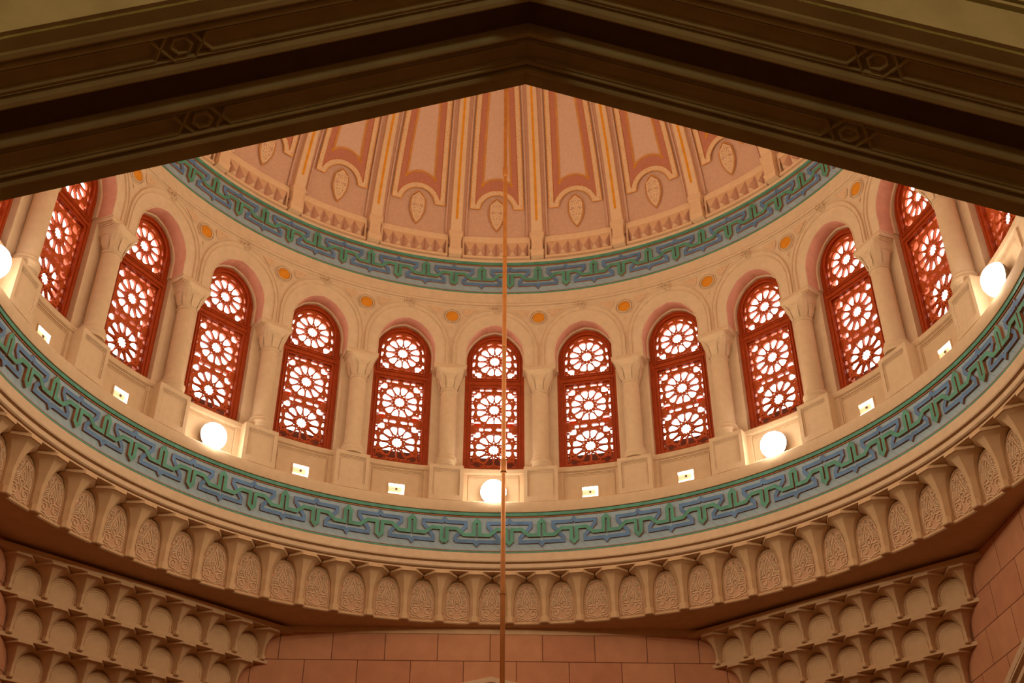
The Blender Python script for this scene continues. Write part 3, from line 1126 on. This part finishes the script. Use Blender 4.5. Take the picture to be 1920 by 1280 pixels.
# ------------------------------------------------------------------ lamps
def flood_prototype():
    """round floodlight on the ledge, facing the room; origin on the ledge; y outward"""
    root = link('floodlight', None)
    zc = 0.19
    n = 40
    mb = MB()
    C = lambda r, y: [(r * math.sin(2 * PI * i / n), y, zc + r * math.cos(2 * PI * i / n)) for i in range(n)]
    mb.loft([C(0.10, 0.06), C(0.17, 0.05), C(0.20, 0.01), C(0.208, -0.03), C(0.19, -0.03)])
    mb.build('housing', METAL, root, smooth=0.6)
    mb = MB()
    mb.loft([C(0.212 * math.cos(t), -0.03 - 0.185 * math.sin(t)) for t in [PI / 2 * i / 10 for i in range(10)]] + [C(0.012, -0.2145)])
    mb.build('lens', LENS, root, smooth=1.2)
    mb = MB()
    mb.box(-0.05, 0.05, 0.02, 0.07, 0.0, 0.08)
    mb.box(-0.10, 0.10, -0.01, 0.08, 0.0, 0.012)
    mb.build('bracket', METAL, root)
    return root


def square_lamp_prototype():
    """square lamp let into the parapet; origin in its middle; y outward"""
    root = link('square_wall_light', None)
    a, b = 0.140, 0.098
    mb = MB()
    strap(mb, [(-a, -b), (a, -b), (a, b), (-a, b)], 0.022, lambda x, z, h: (x, -h, z), 0.014, closed=True, top=0, side=0)
    mb.build('rim', STONE2, root)
    mb = MB()
    mb.quad((-a, -0.003, -b), (a, -0.003, -b), (a, -0.003, b), (-a, -0.003, b))
    mb.build('reflector', REFLECTOR, root)
    mb = MB()
    mb.box(-a + 0.01, a - 0.01, -0.016, -0.004, b * 0.45, b - 0.012)
    mb.box(-a + 0.01, a - 0.01, -0.016, -0.004, -b + 0.012, -b * 0.70)
    mb.box(a - 0.045, a - 0.01, -0.016, -0.004, -b * 0.7, b * 0.45)
    mb.build('glowing_tube', SQUARE_GLOW, root)
    mb = MB()
    mb.box(-0.016, 0.016, -0.018, -0.005, -0.020, 0.012)
    mb.build('lamp_holder', METAL, root)
    return root


# ------------------------------------------------------------------ muqarnas brackets and niches
def bracket_prototype(name, pitch, H, slab, k0, foot):
    """scalloped bracket: foot, fluted body that fans out, polygonal cap slab. Origin at the foot's bottom on the niche plane, y outward"""
    root = link(name, None)
    a = pitch / 2 * 0.998
    D = 0.30                                 # how far the slab comes out of the niche plane at its middle
    cs = [(-a, 0.0), (-a, -0.115), (-a * 0.40, -D), (a * 0.40, -D), (a, -0.115), (a, 0.0)]
    def ring(s, sd, z):
        # narrow shaft: s scales the width, sd the depth
        return [(x * s, y * sd, z) for x, y in cs]
    h = H - slab
    prof = []
    for i in range(21):
        u = (i / 20) ** 0.8
        z = 0.02 + (h - 0.02) * u
        k = max(0.0, (u - k0) / (1.0 - k0))
        g = 1 - math.sqrt(max(0.0, 1 - k * k)) if k < 1 else 1.0
        g = 0.15 * k ** 1.5 + 0.85 * g + 0.03 * min(1.0, u / k0) * (1 - k)
        prof.append((foot + (1.0 - foot) * g, 0.34 + 0.66 * (0.60 * g + 0.40 * k ** 1.2), z))
    mb = MB()
    mb.loft([ring(*p) for p in prof], closed=True, cap=True)
    mb.build('flared_body', STONE_LOW, root, smooth=0.42)
    mb = MB()
    e = 0.012
    cs2 = [(x * 1.0, y - (0.012 if y < -0.01 else 0)) for x, y in cs]
    mb.loft([[(x, y, h) for x, y in cs2], [(x, y, H) for x, y in cs2]])
    mb.build('cap_slab', STONE_LOW, root)
    mb = MB()
    w_ = a * (foot + 0.045)
    oc = [(-w_ * 1.05, 0), (-w_ * 1.05, -0.075), (-w_ * 0.55, -0.118), (w_ * 0.55, -0.118), (w_ * 1.05, -0.075), (w_ * 1.05, 0)]
    s2 = lambda k, z: [(x * k, y * k, z) for x, y in oc]
    mb.loft([s2(0.88, -0.012), s2(1.0, 0.0), s2(1.0, H * 0.10), s2(0.93, H * 0.105), s2(0.93, H * 0.125)])
    mb.build('foot', STONE_LOW, root)
    return root


def spiral(cx, cz, r0, r1, a0, turns, n=16):
    out = []
    for i in range(n + 1):
        u = i / n
        r = r0 + (r1 - r0) * u
        a = math.radians(a0 + 360 * turns * u)
        out.append((cx + r * math.cos(a), cz + r * math.sin(a)))
    return out


def arabesque(mb, fm, sc_=1.0, h=0.012):
    """mirrored scroll-and-wing relief, 0.34 wide and 0.6 high before scaling"""
    S = lambda pts: [(x * sc_, z * sc_) for x, z in pts]
    wd = 0.025 * sc_
    half = [spiral(0.098, 0.125, 0.074, 0.020, -110, 1.35),
            [(0.0, 0.015), (0.03, 0.03), (0.07, 0.05)],
            [(0.03, 0.0), (0.075, 0.02), (0.12, 0.03), (0.15, 0.015), (0.168, 0.045)],
            [(0.165, 0.16), (0.168, 0.20), (0.135, 0.215), (0.10, 0.205)],
            [(0.0, 0.16), (0.02, 0.20), (0.055, 0.215), (0.10, 0.20)],
            [(0.045, 0.225), (0.075, 0.27), (0.075, 0.33), (0.05, 0.40), (0.022, 0.46), (0.004, 0.52), (0.0, 0.575)],
            [(0.155, 0.225), (0.166, 0.27), (0.150, 0.33), (0.115, 0.385), (0.088, 0.43), (0.075, 0.47)],
            spiral(0.078, 0.500, 0.044, 0.012, 250, 1.3, 12),
            [(0.118, 0.515), (0.138, 0.470), (0.150, 0.42), (0.158, 0.395)],
            [(0.0, 0.43), (0.022, 0.37), (0.045, 0.31)],
            [(0.0, 0.345), (0.016, 0.315), (0.0, 0.28)],
            [(0.018, 0.285), (0.042, 0.285), (0.030, 0.25)],
            [(0.0, 0.255), (0.013, 0.235), (0.0, 0.21)]]
    for i in range(7):
        z = 0.25 + 0.026 * i
        half.append([(0.083 - 0.005 * max(0, i - 2), z + 0.012), (0.152 - 0.0075 * max(0, i - 1), z - 0.006)])
    for p in half:
        for sg in (1, -1):
            strap(mb, S([(sg * x, z) for x, z in p]), wd, fm, h, top=0, side=0, bevel=wd * 0.25)


def niche_prototype(name, pitch, H, slab, carved):
    """panel between two brackets: arched field, framed; carved with scrolls on the ring. Origin at the panel's foot, on the niche plane"""
    root = link(name, None)
    a = pitch / 2
    fm = lambda x, z, h: (x, -h, z)
    top = H - slab - 0.035
    half = a * (0.72 if carved else 0.84)
    ar = [(-half, 0.02)]
    for i in range(15):                      # pointed arch
        u = i / 14 * 2 - 1
        x = half * u
        z = top * 0.53 + (top * 0.44) * ((1 - u * u) ** 0.5 * 0.9 + 0.1 * (1 - abs(u)))
        ar.append((x, z))
    ar.append((half, 0.02))
    mb = MB()
    pts = [(x, -0.006, z) for x, z in ar]
    mb.add(pts, [tuple(range(len(pts)))])
    fld = mb.build('field', CARVEGROUND if carved else STONE_LOW, root)
    mb = MB()
    strap(mb, subdivide(ar, 0.08), 0.022, fm, 0.020, top=0, side=0, bevel=0.006)
    if not carved:
        strap(mb, subdivide(offset_path(ar, -0.035), 0.08), 0.010, fm, 0.014, top=0, side=0, bevel=0.003)
    mb.build('arch_rim', STONE_LOW, root)
    if carved:
        mb = MB()
        arabesque(mb, lambda x, z, h: (x * 0.98, -h - 0.004, z * 0.985 + 0.035), 1.0, 0.020)
        mb.build('scroll_relief', STONE, root)
    return root


# ------------------------------------------------------------------ dome dressings
def dome_pt(s, z, lift, base_inset=0.08):
    """s: metres of arc from the panel's middle at that height, lift towards the room"""
    r = dome_r(z, base_inset) - lift
    t = s / max(0.2, dome_r(z))
    return (r * math.sin(t), r * math.cos(t), z)


def rib_prototype():
    root = link('dome_rib', None)
    zb, RB = 12.89, 5.93
    zs = [13.43, 13.55, 13.7, 13.9] + [14.2 + 0.35 * i for i in range(20)]
    lp = lambda s, z, lift: (lambda p: (p[0], p[1] - RB, p[2] - zb))(dome_pt(s, z, lift))
    mb = MB()
    for z0, z1 in zip(zs, zs[1:]):
        w0, w1 = 0.110 - 0.004 * (z0 - 13.4), 0.110 - 0.004 * (z1 - 13.4)
        for (sa, la), (sb, lb) in zip([(-1, -0.05), (-1, 0.068), (-0.9, 0.08), (0.9, 0.08), (1, 0.068)], [(-1, 0.068), (-0.9, 0.08), (0.9, 0.08), (1, 0.068), (1, -0.05)]):
            mb.quad(lp(sa * w0, z0, la), lp(sb * w0, z0, lb), lp(sb * w1, z1, lb), lp(sa * w1, z1, la))
    mb.quad(lp(-0.11, zs[0], -0.05), lp(0.11, zs[0], -0.05), lp(0.11, zs[0], 0.08), lp(-0.11, zs[0], 0.08))
    mb.build('rib_body', LACE, root, smooth=0.4)
    mb = MB()
    zs2 = [13.68, 13.8, 14.0] + [14.2 + 0.35 * i for i in range(20)]
    for z0, z1 in zip(zs2, zs2[1:]):
        w = 0.023
        mb.quad(lp(-w, z0, 0.084), lp(w, z0, 0.084), lp(w, z1, 0.084), lp(-w, z1, 0.084))
        mb.quad(lp(-w, z0, 0.079), lp(-w, z0, 0.084), lp(-w, z1, 0.084), lp(-w, z1, 0.079))
        mb.quad(lp(w, z0, 0.079), lp(w, z0, 0.084), lp(w, z1, 0.084), lp(w, z1, 0.079))
    mb.build('gilded_strip', GOLD, root)
    # base block: plinth, dado with a hollow, small capital
    mb = MB()
    for hx, y0, z0, z1 in ((0.118, 5.855, 12.885, 12.985), (0.128, 5.845, 12.985, 13.01), (0.122, 5.85, 13.01, 13.03), (0.108, 5.862, 13.03, 13.10),
                           (0.100, 5.868, 13.10, 13.27), (0.108, 5.855, 13.27, 13.30), (0.120, 5.842, 13.30, 13.335), (0.132, 5.828, 13.335, 13.385), (0.126, 5.83, 13.385, 13.43)):
        mb.box(-hx, hx, y0 - RB, 6.05 - RB, z0 - zb, z1 - zb)
    mb.build('base_block', LACE, root)
    return root


def border_path(d, zb, r, zc, ztop=20.0, step=0.3):
    """U-shaped border of a dome panel: d metres from the bay's edge, straight foot at zb, arc of radius r about (0, zc)"""
    hb = lambda z: dome_r(z) * math.radians(7.5) - d
    zs = [zb + step * i for i in range(200) if zb + step * i < ztop and hb(zb + step * i) > 0.03]
    left = [(-hb(z), z) for z in reversed(zs)]
    dz = zb - zc
    x0 = math.sqrt(max(0.0, r * r - dz * dz)) if r > abs(dz) else 0.0
    mid = []
    if x0 > 0:
        a0 = math.atan2(dz, -x0)
        a1 = math.atan2(dz, x0)
        if a0 < 0:
            a0 += 2 * PI
        for i in range(15):
            t = a0 + (a1 - a0) * i / 14
            mid.append((r * math.cos(t), zc + r * math.sin(t)))
    return left, mid, [(-x, z) for x, z in reversed(left)]


def panel_prototype():
    root = link('dome_segment', None)
    zb, RB = 13.38, 5.95
    lp = lambda s, z, lift: (lambda p: (p[0], p[1] - RB, p[2] - zb))(dome_pt(s, z, lift))
    ZT = 18.6

    def band(name, mat, d0, zb0, r0, d1, zb1, r1, lift, zc0=13.93, zc1=13.93):
        mb = MB()
        A = border_path(d0, zb0, r0, zc0, ZT)
        B = border_path(d1, zb1, r1, zc1, ZT)
        hb = lambda z, d: max(0.02, dome_r(z) * math.radians(7.5) - d)
        zs = [max(zb0, zb1) + 0.25 * i for i in range(40) if max(zb0, zb1) + 0.25 * i < ZT and dome_r(max(zb0, zb1) + 0.25 * i) * math.radians(7.5) - d1 > 0.03]
        for sg in (-1, 1):
            for z0, z1 in zip(zs, zs[1:]):
                mb.quad(lp(sg * hb(z0, d0), z0, lift), lp(sg * hb(z0, d1), z0, lift), lp(sg * hb(z1, d1), z1, lift), lp(sg * hb(z1, d0), z1, lift))
        # foot: corner, straight, arc, straight, corner as a strip between two paths with equal counts
        def foot(path, d, zb_, zref):
            n = 8
            m = path[1]
            lx = -hb(zref, d)
            cx = -hb(zb_, d)
            return [(lx, zref), (cx, zb_)] + [(cx + (m[0][0] - cx) * i / n, zb_) for i in range(1, n)] + m + [(-(cx + (m[0][0] - cx) * (n - i) / n), zb_) for i in range(1, n)] + [(-cx, zb_), (-lx, zref)]
        zref = zs[0]
        FA, FB = foot(A, d0, zb0, zref), foot(B, d1, zb1, zref)
        for i in range(len(FA) - 1):
            mb.quad(lp(*FA[i], lift), lp(*FA[i + 1], lift), lp(*FB[i + 1], lift), lp(*FB[i], lift))
        return mb.build(name, mat, root)
    band('lace_border', LACEB, 0.250, 13.965, 0.330, 0.335, 14.055, 0.420, 0.020)
    band('rose_band', ROSE, 0.335, 14.055, 0.420, 0.452, 14.42, 0.340, 0.012, 13.93, 14.227)
    band('gilded_line', GOLD, 0.238, 13.952, 0.318, 0.250, 13.965, 0.330, 0.026)
    band('gilded_line', GOLD, 0.330, 14.05, 0.415, 0.336, 14.056, 0.421, 0.024)
    # beaded gilt line: two hair lines with beads between
    band('beaded_line', GOLD, 0.446, 14.413, 0.346, 0.455, 14.424, 0.337, 0.020, 14.227, 14.227)
    band('beaded_line', GOLD, 0.476, 14.450, 0.372, 0.485, 14.461, 0.381, 0.020, 14.227, 14.227)
    mb = MB()
    A = border_path(0.4655, 14.437, 0.360, 14.227, ZT)
    path = subdivide(A[0] + A[1] + A[2], 0.036)
    for i in range(0, len(path)):
        s, z = path[i]
        r = 0.012
        P = lambda a, b, l: lp(s + a, z + b, l)
        mb.add([P(-r, 0, 0.010), P(0, -r, 0.010), P(r, 0, 0.010), P(0, r, 0.010), P(0, 0, 0.026)], [(0, 1, 4), (1, 2, 4), (2, 3, 4), (3, 0, 4)])
    o = mb.build('bead_row', GOLD, root)
    o['kind'] = 'stuff'
    # middle field
    mb = MB()
    hb = lambda z: max(0.02, dome_r(z) * math.radians(7.5) - 0.45)
    n = 20

    def zlow(x):
        m = 0.338 ** 2 - x * x
        return 14.227 + math.sqrt(max(0.0, m))
    zt_ = 14.70
    rows = []
    for j in range(n + 1):
        u = j / n * 2 - 1
        x = u * hb(14.42)
        rows.append([(x, max(14.42, zlow(x)))] + [(u * hb(z), z) for z in [zt_ + 0.25 * i for i in range(18) if zt_ + 0.25 * i < ZT]])
    for a, b in zip(rows, rows[1:]):
        for i in range(len(a) - 1):
            mb.quad(lp(*a[i], 0.008), lp(*b[i], 0.008), lp(*b[i + 1], 0.008), lp(*a[i + 1], 0.008))
    mb.build('field', FIELD, root, smooth=0.8)
    # stepped margin beside the ribs
    mb = MB()
    hb2 = lambda z, d: max(0.01, dome_r(z) * math.radians(7.5) - d)
    zs = [13.40 + 0.3 * i for i in range(18)]
    for sg in (-1, 1):
        for z0, z1 in zip(zs, zs[1:]):
            prof = [(0.10, -0.015), (0.165, -0.015), (0.172, 0.006), (0.200, 0.006), (0.206, 0.0)]
            for (d0, l0), (d1, l1) in zip(prof, prof[1:]):
                mb.quad(lp(sg * hb2(z0, d0), z0, l0), lp(sg * hb2(z0, d1), z0, l1), lp(sg * hb2(z1, d1), z1, l1), lp(sg * hb2(z1, d0), z1, l0))
    mb.build('stepped_margin', FIELD_TAN, root)
    # shield with lace relief
    cz = 13.845
    half_o = [(0, 0.345), (0.070, 0.285), (0.132, 0.195), (0.146, 0.05), (0.140, -0.07), (0.066, -0.245)]
    out = [(x, cz + z) for x, z in half_o] + [(0, cz - 0.335)] + [(-x, cz + z) for x, z in reversed(half_o[1:])]
    mb = MB()
    inn = [(x * 0.92, cz + (z - cz) * 0.94) for x, z in out]
    mb.add([lp(x, z, 0.010) for x, z in inn], [tuple(range(len(inn)))])
    sh = mb.build('shield', FIELD_TAN, root)
    mb = MB()
    strap(mb, out, 0.012, lambda x, z, h: lp(x, z, 0.004 + h), 0.008, closed=True, top=0, side=0)
    mb.build('shield_outline', OCHRE, root)
    mb = MB()
    f = lambda x, z, h: lp(x, z, 0.010 + h)
    half = [spiral(0.055, cz + 0.13, 0.045, 0.014, 200, 1.2, 12), spiral(0.060, cz - 0.02, 0.045, 0.014, 90, 1.2, 12), spiral(0.035, cz - 0.135, 0.036, 0.012, 200, 1.2, 12),
            [(0, cz + 0.30), (0.05, cz + 0.235), (0.10, cz + 0.205), (0.112, cz + 0.13), (0.108, cz + 0.04)],
            [(0, cz + 0.25), (0.03, cz + 0.20), (0.0, cz + 0.15), (0.02, cz + 0.07), (0.0, cz)],
            [(0.112, cz + 0.03), (0.085, cz - 0.09), (0.06, cz - 0.19), (0, cz - 0.285)],
            [(0, cz - 0.01), (0.03, cz - 0.07), (0.0, cz - 0.12)], [(0, cz - 0.2), (0.025, cz - 0.23), (0.0, cz - 0.27)]]
    for p in half:
        for sg in (1, -1):
            strap(mb, [(sg * x, z) for x, z in p], 0.032, f, 0.014, top=0, side=0, bevel=0.004)
    mb.build('lace_relief', LACE, sh)
    return root


def sawtooth_prototype():
    """row of six folded points between two rib bases; origin at the dome's foot, y outward"""
    root = link('sawtooth_frieze', None)
    zb, RB = 12.90, 5.93
    n = 6
    half = 5.93 * math.radians(7.5) - 0.14
    P = lambda s, r, z: (r * math.sin(s / 5.93), r * math.cos(s / 5.93) - RB, z - zb)
    mb = MB()
    a = half
    for z0, z1, r0, r1 in ((13.275, 13.395, 5.955, 5.94), (12.895, 12.935, 5.93, 5.93)):
        m = 12
        for i in range(m):
            s0, s1 = -a + 2 * a * i / m, -a + 2 * a * (i + 1) / m
            mb.quad(P(s0, r0, z0), P(s1, r0, z0), P(s1, r1, z1), P(s0, r1, z1))
            mb.quad(P(s0, r0, z0), P(s1, r0, z0), P(s1, 6.04, z0), P(s0, 6.04, z0))
            mb.quad(P(s0, r1, z1), P(s1, r1, z1), P(s1, 6.04, z1), P(s0, 6.04, z1))
    for s0, s1 in ((-a, -a + 0.035), (a - 0.035, a)):
        mb.quad(P(s0, 5.955, 12.935), P(s1, 5.955, 12.935), P(s1, 5.955, 13.275), P(s0, 5.955, 13.275))
    mb.build('border', LACE, root)
    w_ = (2 * a - 0.07) / n
    for i in range(n):
        b = MB()
        s0 = -a + 0.035 + w_ * i
        s1, sm = s0 + w_, s0 + w_ / 2
        zt, zl, zv = 13.275, 12.985, 13.035
        T0, T1 = P(s0, 5.975, zt), P(s1, 5.975, zt)
        V0, V1 = P(s0, 6.045, 12.965), P(s1, 6.045, 12.965)
        Rg = P(sm, 5.885, 13.015)
        B = P(sm, 6.045, 12.94)
        b.add([T0, T1, V0, V1, Rg, B], [(0, 1, 4), (2, 4, 5), (4, 3, 5)])
        b.add([T0, T1, V0, V1, Rg, B], [(0, 4, 2), (1, 3, 4)], 1)
        b.build('folded_point', [LACE, FIELD_TAN], root)
    return root


# ------------------------------------------------------------------ put it all together
def place(proto, items, cat, group):
    """items: [(loc, rz, label)]; the first moves the prototype itself, the rest are copies"""
    note_kids(proto)
    for i, (loc, rz, lab) in enumerate(items):
        if i == 0:
            proto.location = loc
            proto.rotation_euler = (0, 0, rz)
            first = proto
            tag(proto, lab, cat, group)
        else:
            dup(proto, loc, rz, lab)


build_shell()
build_near_arch()
frieze('meander_frieze', 'blue and green interlaced frieze between the round cornice and the window parapet', Z_FR0, Z_FR1)
frieze('meander_frieze', 'blue and green interlaced frieze above the arcade at the foot of the dome', Z_UF0, Z_UF1)

win = window_prototype()
WK = list(range(-6, 7))
items = []
for k in WK:
    lab = 'arched red wooden star-lattice window, %s' % nth(k)
    items.append((at(6.35, k * BAY, Z_WIN0), -k * BAY, lab))
place(win, items, 'window', 'lattice windows around the drum')
n = 0
for k in range(7, 18):                      # the same windows behind the near arch, only for their daylight
    n += 1
    r = link('window_%d' % n, None, None, at(6.35, k * BAY, Z_WIN0), -k * BAY)
    r['kind'] = 'structure'
    for ch in KIDS[win.name]:
        c = ch.copy()
        ROOT.objects.link(c)
        c.parent = r

col = column_prototype()
items = []
for i in range(-6, 6):
    k = i + 0.5
    items.append((at(6.05, k * BAY, Z_LEDGE), -k * BAY, 'pale stone column on a panelled pedestal, %s' % nth(k)))
place(col, items, 'column', 'columns of the arcade')

sur = surround_prototype()
items = []
for k in range(-5, 6):
    items.append((at(6.0, k * BAY, Z_IMP), -k * BAY, 'stone arch surround over the window %s' % nth(k)))
place(sur, items, 'arch', 'arch surrounds of the arcade')

med = medallion_prototype()
items = []
for i in range(-5, 5):
    k = i + 0.5
    items.append((at(6.0, k * BAY, 11.55), -k * BAY, 'round ochre disc between two arches, %s' % nth(k)))
place(med, items, 'roundel', 'ochre roundels between the arches')

fl = flood_prototype()
items = []
for k in (-6, -3, 0, 3, 6):
    t = {0: 'glaring white floodlight on the ledge behind the hanging rod', 3: 'glaring white floodlight under the third window right of the rod', 6: 'glaring white floodlight at the right end of the ledge',
         -3: 'glaring white floodlight under the third window left of the rod', -6: 'glaring white floodlight at the left edge of the ledge'}[k]
    items.append((at(6.03, k * BAY, Z_LEDGE + 0.002), -k * BAY, t))
place(fl, items, 'floodlight', 'floodlights on the ledge')
for k in (9, 12, 15):                       # the same lamps over the near arch
    r = link('trim_lamp', None, None, at(6.03, k * BAY, Z_LEDGE + 0.002), -k * BAY)
    r['kind'] = 'structure'
    for ch in KIDS[fl.name]:
        c = ch.copy()
        ROOT.objects.link(c)
        c.parent = r
for k in (-6, -3, 0, 3, 6, 9, 12, 15):      # the light the floodlights throw across the drum
    ld = bpy.data.lights.new('flood_beam', 'SPOT')
    ld.energy = FLOOD_POWER * (0.5 if k > 6 else 1.0)      # those over the near arch are turned down
    ld.color = FLOOD_COLOR
    ld.spot_size = math.radians(150)
    ld.spot_blend = 1.0
    ld.shadow_soft_size = 0.12
    lo = bpy.data.objects.new('flood_beam', ld)
    ROOT.objects.link(lo)
    a = k * BAY
    p = Vector(at(5.78, a, Z_LEDGE + 0.22))
    lo.location = p
    tgt = Vector((0, 0, 10.3 + ZF))
    lo.rotation_euler = (tgt - p).to_track_quat('-Z', 'Y').to_euler()

for x in (-4.0, 4.0):                       # unseen fill lights, added to brighten the near arch from the camera's side
    ld = bpy.data.lights.new('hall_fill', 'POINT')
    ld.energy = HALL_FILL_POWER
    ld.color = (1.0, 0.88, 0.66)
    ld.shadow_soft_size = 0.3
    lo = bpy.data.objects.new('hall_fill', ld)
    ROOT.objects.link(lo)
    lo.location = (x, -14.5, 6.2)

sq = square_lamp_prototype()
items = []
for k in (-5, -4, -2, -1, 1, 2, 4, 5):
    items.append((at(6.147, k * BAY, 8.09), -k * BAY, 'small square light under the %s window to the %s of the rod' % (WORDS[abs(k)], 'right' if k > 0 else 'left')))
place(sq, items, 'wall light', 'square lights in the parapet')

# ring of brackets and carved niches
PITCH = 2 * PI * 6.25 / 72
HB = Z_SLAB1 - 5.975
br = bracket_prototype('ring_bracket', PITCH * 6.06 / 6.25 * 1.0, HB, 0.05, 0.46, 0.24)
cand = []
for j in range(-36, 36):
    a = math.radians(5 * (j + 0.5))
    ps = [pix((6.1 * math.sin(a), 6.1 * math.cos(a), z)) for z in (6.0, 6.4, 6.7)]
    if any(p and -260 < p[0] < 2180 and 0 < p[1] < 1300 for p in ps) and math.cos(a) > -0.2:
        cand.append((j + 0.5, a))
items = [(at(6.345, a, 5.975), -a, 'scalloped bracket of the round cornice, %s' % nth(j)) for j, a in cand]
place(br, items, 'bracket', 'brackets of the round cornice')
ni = niche_prototype('carved_niche', 6.35 * math.radians(5), HB, 0.05, True)
cand = []
for j in range(-36, 36):
    a = math.radians(5 * j)
    ps = [pix((6.3 * math.sin(a), 6.3 * math.cos(a), z)) for z in (6.05, 6.3, 6.55)]
    if any(p and -230 < p[0] < 2150 and 0 < p[1] < 1290 for p in ps) and math.cos(a) > -0.2:
        cand.append((j, a))
items = [(at(6.358, a, 5.985), -a, 'scroll-carved niche of the round cornice, %s' % nth(j)) for j, a in cand]
place(ni, items, 'carved panel', 'carved niches of the round cornice')

# corner squinches: rows of brackets and plain niches stepping back into the corner
SP = 0.505
sb = bracket_prototype('squinch_bracket', SP, 0.425, 0.035, 0.34, 0.13)
sn = niche_prototype('plain_niche', SP, 0.425, 0.035, False)
b_items, n_items = [], []
ROWN = ['topmost', 'second', 'third', 'fourth']
for side in (-1, 1):
    mbk = MB()
    q = math.sqrt(0.5)
    tx, ty = side * q, -q                    # along the row, from the far wall towards the side wall
    nx, ny = side * q, q                     # into the corner
    rz = math.atan2(-nx, ny) if True else 0
    for r in range(4):
        c = 9.885 + 0.35 * r
        d = (c + 0.11) * q                   # distance of the niche plane from the axis
        zf = 5.40 - 0.475 * r
        nn = 8 - r
        L = SP * nn
        cx, cy = nx * d, ny * d
        full = math.sqrt(2) * (2 * W - (c + 0.11)) / 2 + 0.08

        def pt(u, v, z):                     # u along the row from its middle, v into the corner from the niche plane
            return (cx + tx * u + nx * v, cy + ty * u + ny * v, z + ZF)
        # niche plane, lip above the slabs, ledge under the feet
        mbk.quad(pt(-full, 0, zf - 0.02), pt(full, 0, zf - 0.02), pt(full, 0, zf + 0.5), pt(-full, 0, zf + 0.5))
        f2 = full + 0.30
        zl0, zl1 = zf + 0.425, zf + 0.425 + (0.080 if r == 0 else 0.055)
        fr = -0.325
        mbk.quad(pt(-f2, fr, zl0), pt(f2, fr, zl0), pt(f2, fr, zl1), pt(-f2, fr, zl1))
        mbk.quad(pt(-f2, fr, zl0), pt(f2, fr, zl0), pt(f2, 0.0, zl0), pt(-f2, 0.0, zl0))
        mbk.quad(pt(-f2, fr, zl1), pt(f2, fr, zl1), pt(f2, 0.05, zl1), pt(-f2, 0.05, zl1))
        for i in range(nn + 1):
            u = -L / 2 + SP * i
            p = pt(u, -0.012, zf)
            w1 = 'right corner' if side > 0 else 'left corner'
            b_items.append((p, -math.atan2(nx, ny), 'scalloped bracket, %s row of the %s, %s from the far wall' % (ROWN[r], w1, WORDS[i + 1])))
        for i in range(nn):
            u = -L / 2 + SP * (i + 0.5)
            p = pt(u, -0.002, zf)
            n_items.append((p, -math.atan2(nx, ny), 'plain arched niche, %s row of the %s, %s from the far wall' % (ROWN[r], w1, WORDS[i + 1])))
    struct(mbk.build('wall_squinch_%s' % ('right' if side > 0 else 'left'), STONE_LOW))


def shows(p):
    q = pix((p[0], p[1], p[2] - ZF + 0.42))
    return q and -60 < q[0] < 1980 and q[1] < 1345


place(sb, [x for x in b_items if shows(x[0])], 'bracket', 'brackets of the corner squinches')
place(sn, [x for x in n_items if shows(x[0])], 'niche', 'plain niches of the corner squinches')

# dome
rb = rib_prototype()
items = []
for i in range(-4, 4):
    k = i + 0.5
    items.append((at(5.93, k * BAY, 12.89), -k * BAY, 'pale dome rib with a gold strip, %s' % nth(k)))
place(rb, items, 'rib', 'ribs of the dome')
dp = panel_prototype()
items = []
for k in range(-4, 5):
    items.append((at(5.95, k * BAY, 13.38), -k * BAY, 'pink dome segment with gold borders and shield, %s' % nth(k)))
place(dp, items, 'dome segment', 'painted segments of the dome')
sw = sawtooth_prototype()
items = []
for k in range(-4, 5):
    items.append((at(5.93, k * BAY, 12.90), -k * BAY, 'row of folded stone points, %s' % nth(k)))
place(sw, items, 'frieze', 'sawtooth rows at the foot of the dome')

# the gilt rod from which the hall's chandelier hangs
rod = thing('hanging_rod', 'long thin golden rod hanging down the middle of the dome', 'rod', (0.045, 0, 1.2 + ZF))


def tube(name, mat, prof, n=20):
    mb = MB()
    mb.loft([[(r * math.cos(2 * PI * i / n), r * math.sin(2 * PI * i / n), z - 1.2) for i in range(n)] for r, z in prof])
    return mb.build(name, mat, rod, smooth=0.6)


tube('tube', BRASS, [(0.0245, 1.2), (0.0245, 22.2)])
for z in (4.058, 8.3, 7.0):
    tube('joint_ring', BRASS, [(0.025, z - 0.012), (0.029, z - 0.008), (0.029, z + 0.008), (0.025, z + 0.012)])
tube('coupling', BRASS, [(0.025, 5.40), (0.034, 5.41), (0.034, 5.545), (0.029, 5.555), (0.025, 5.56)])
tube('coupling', BRASS, [(0.025, 9.58), (0.034, 9.60), (0.036, 9.66), (0.034, 9.74), (0.025, 9.76)])
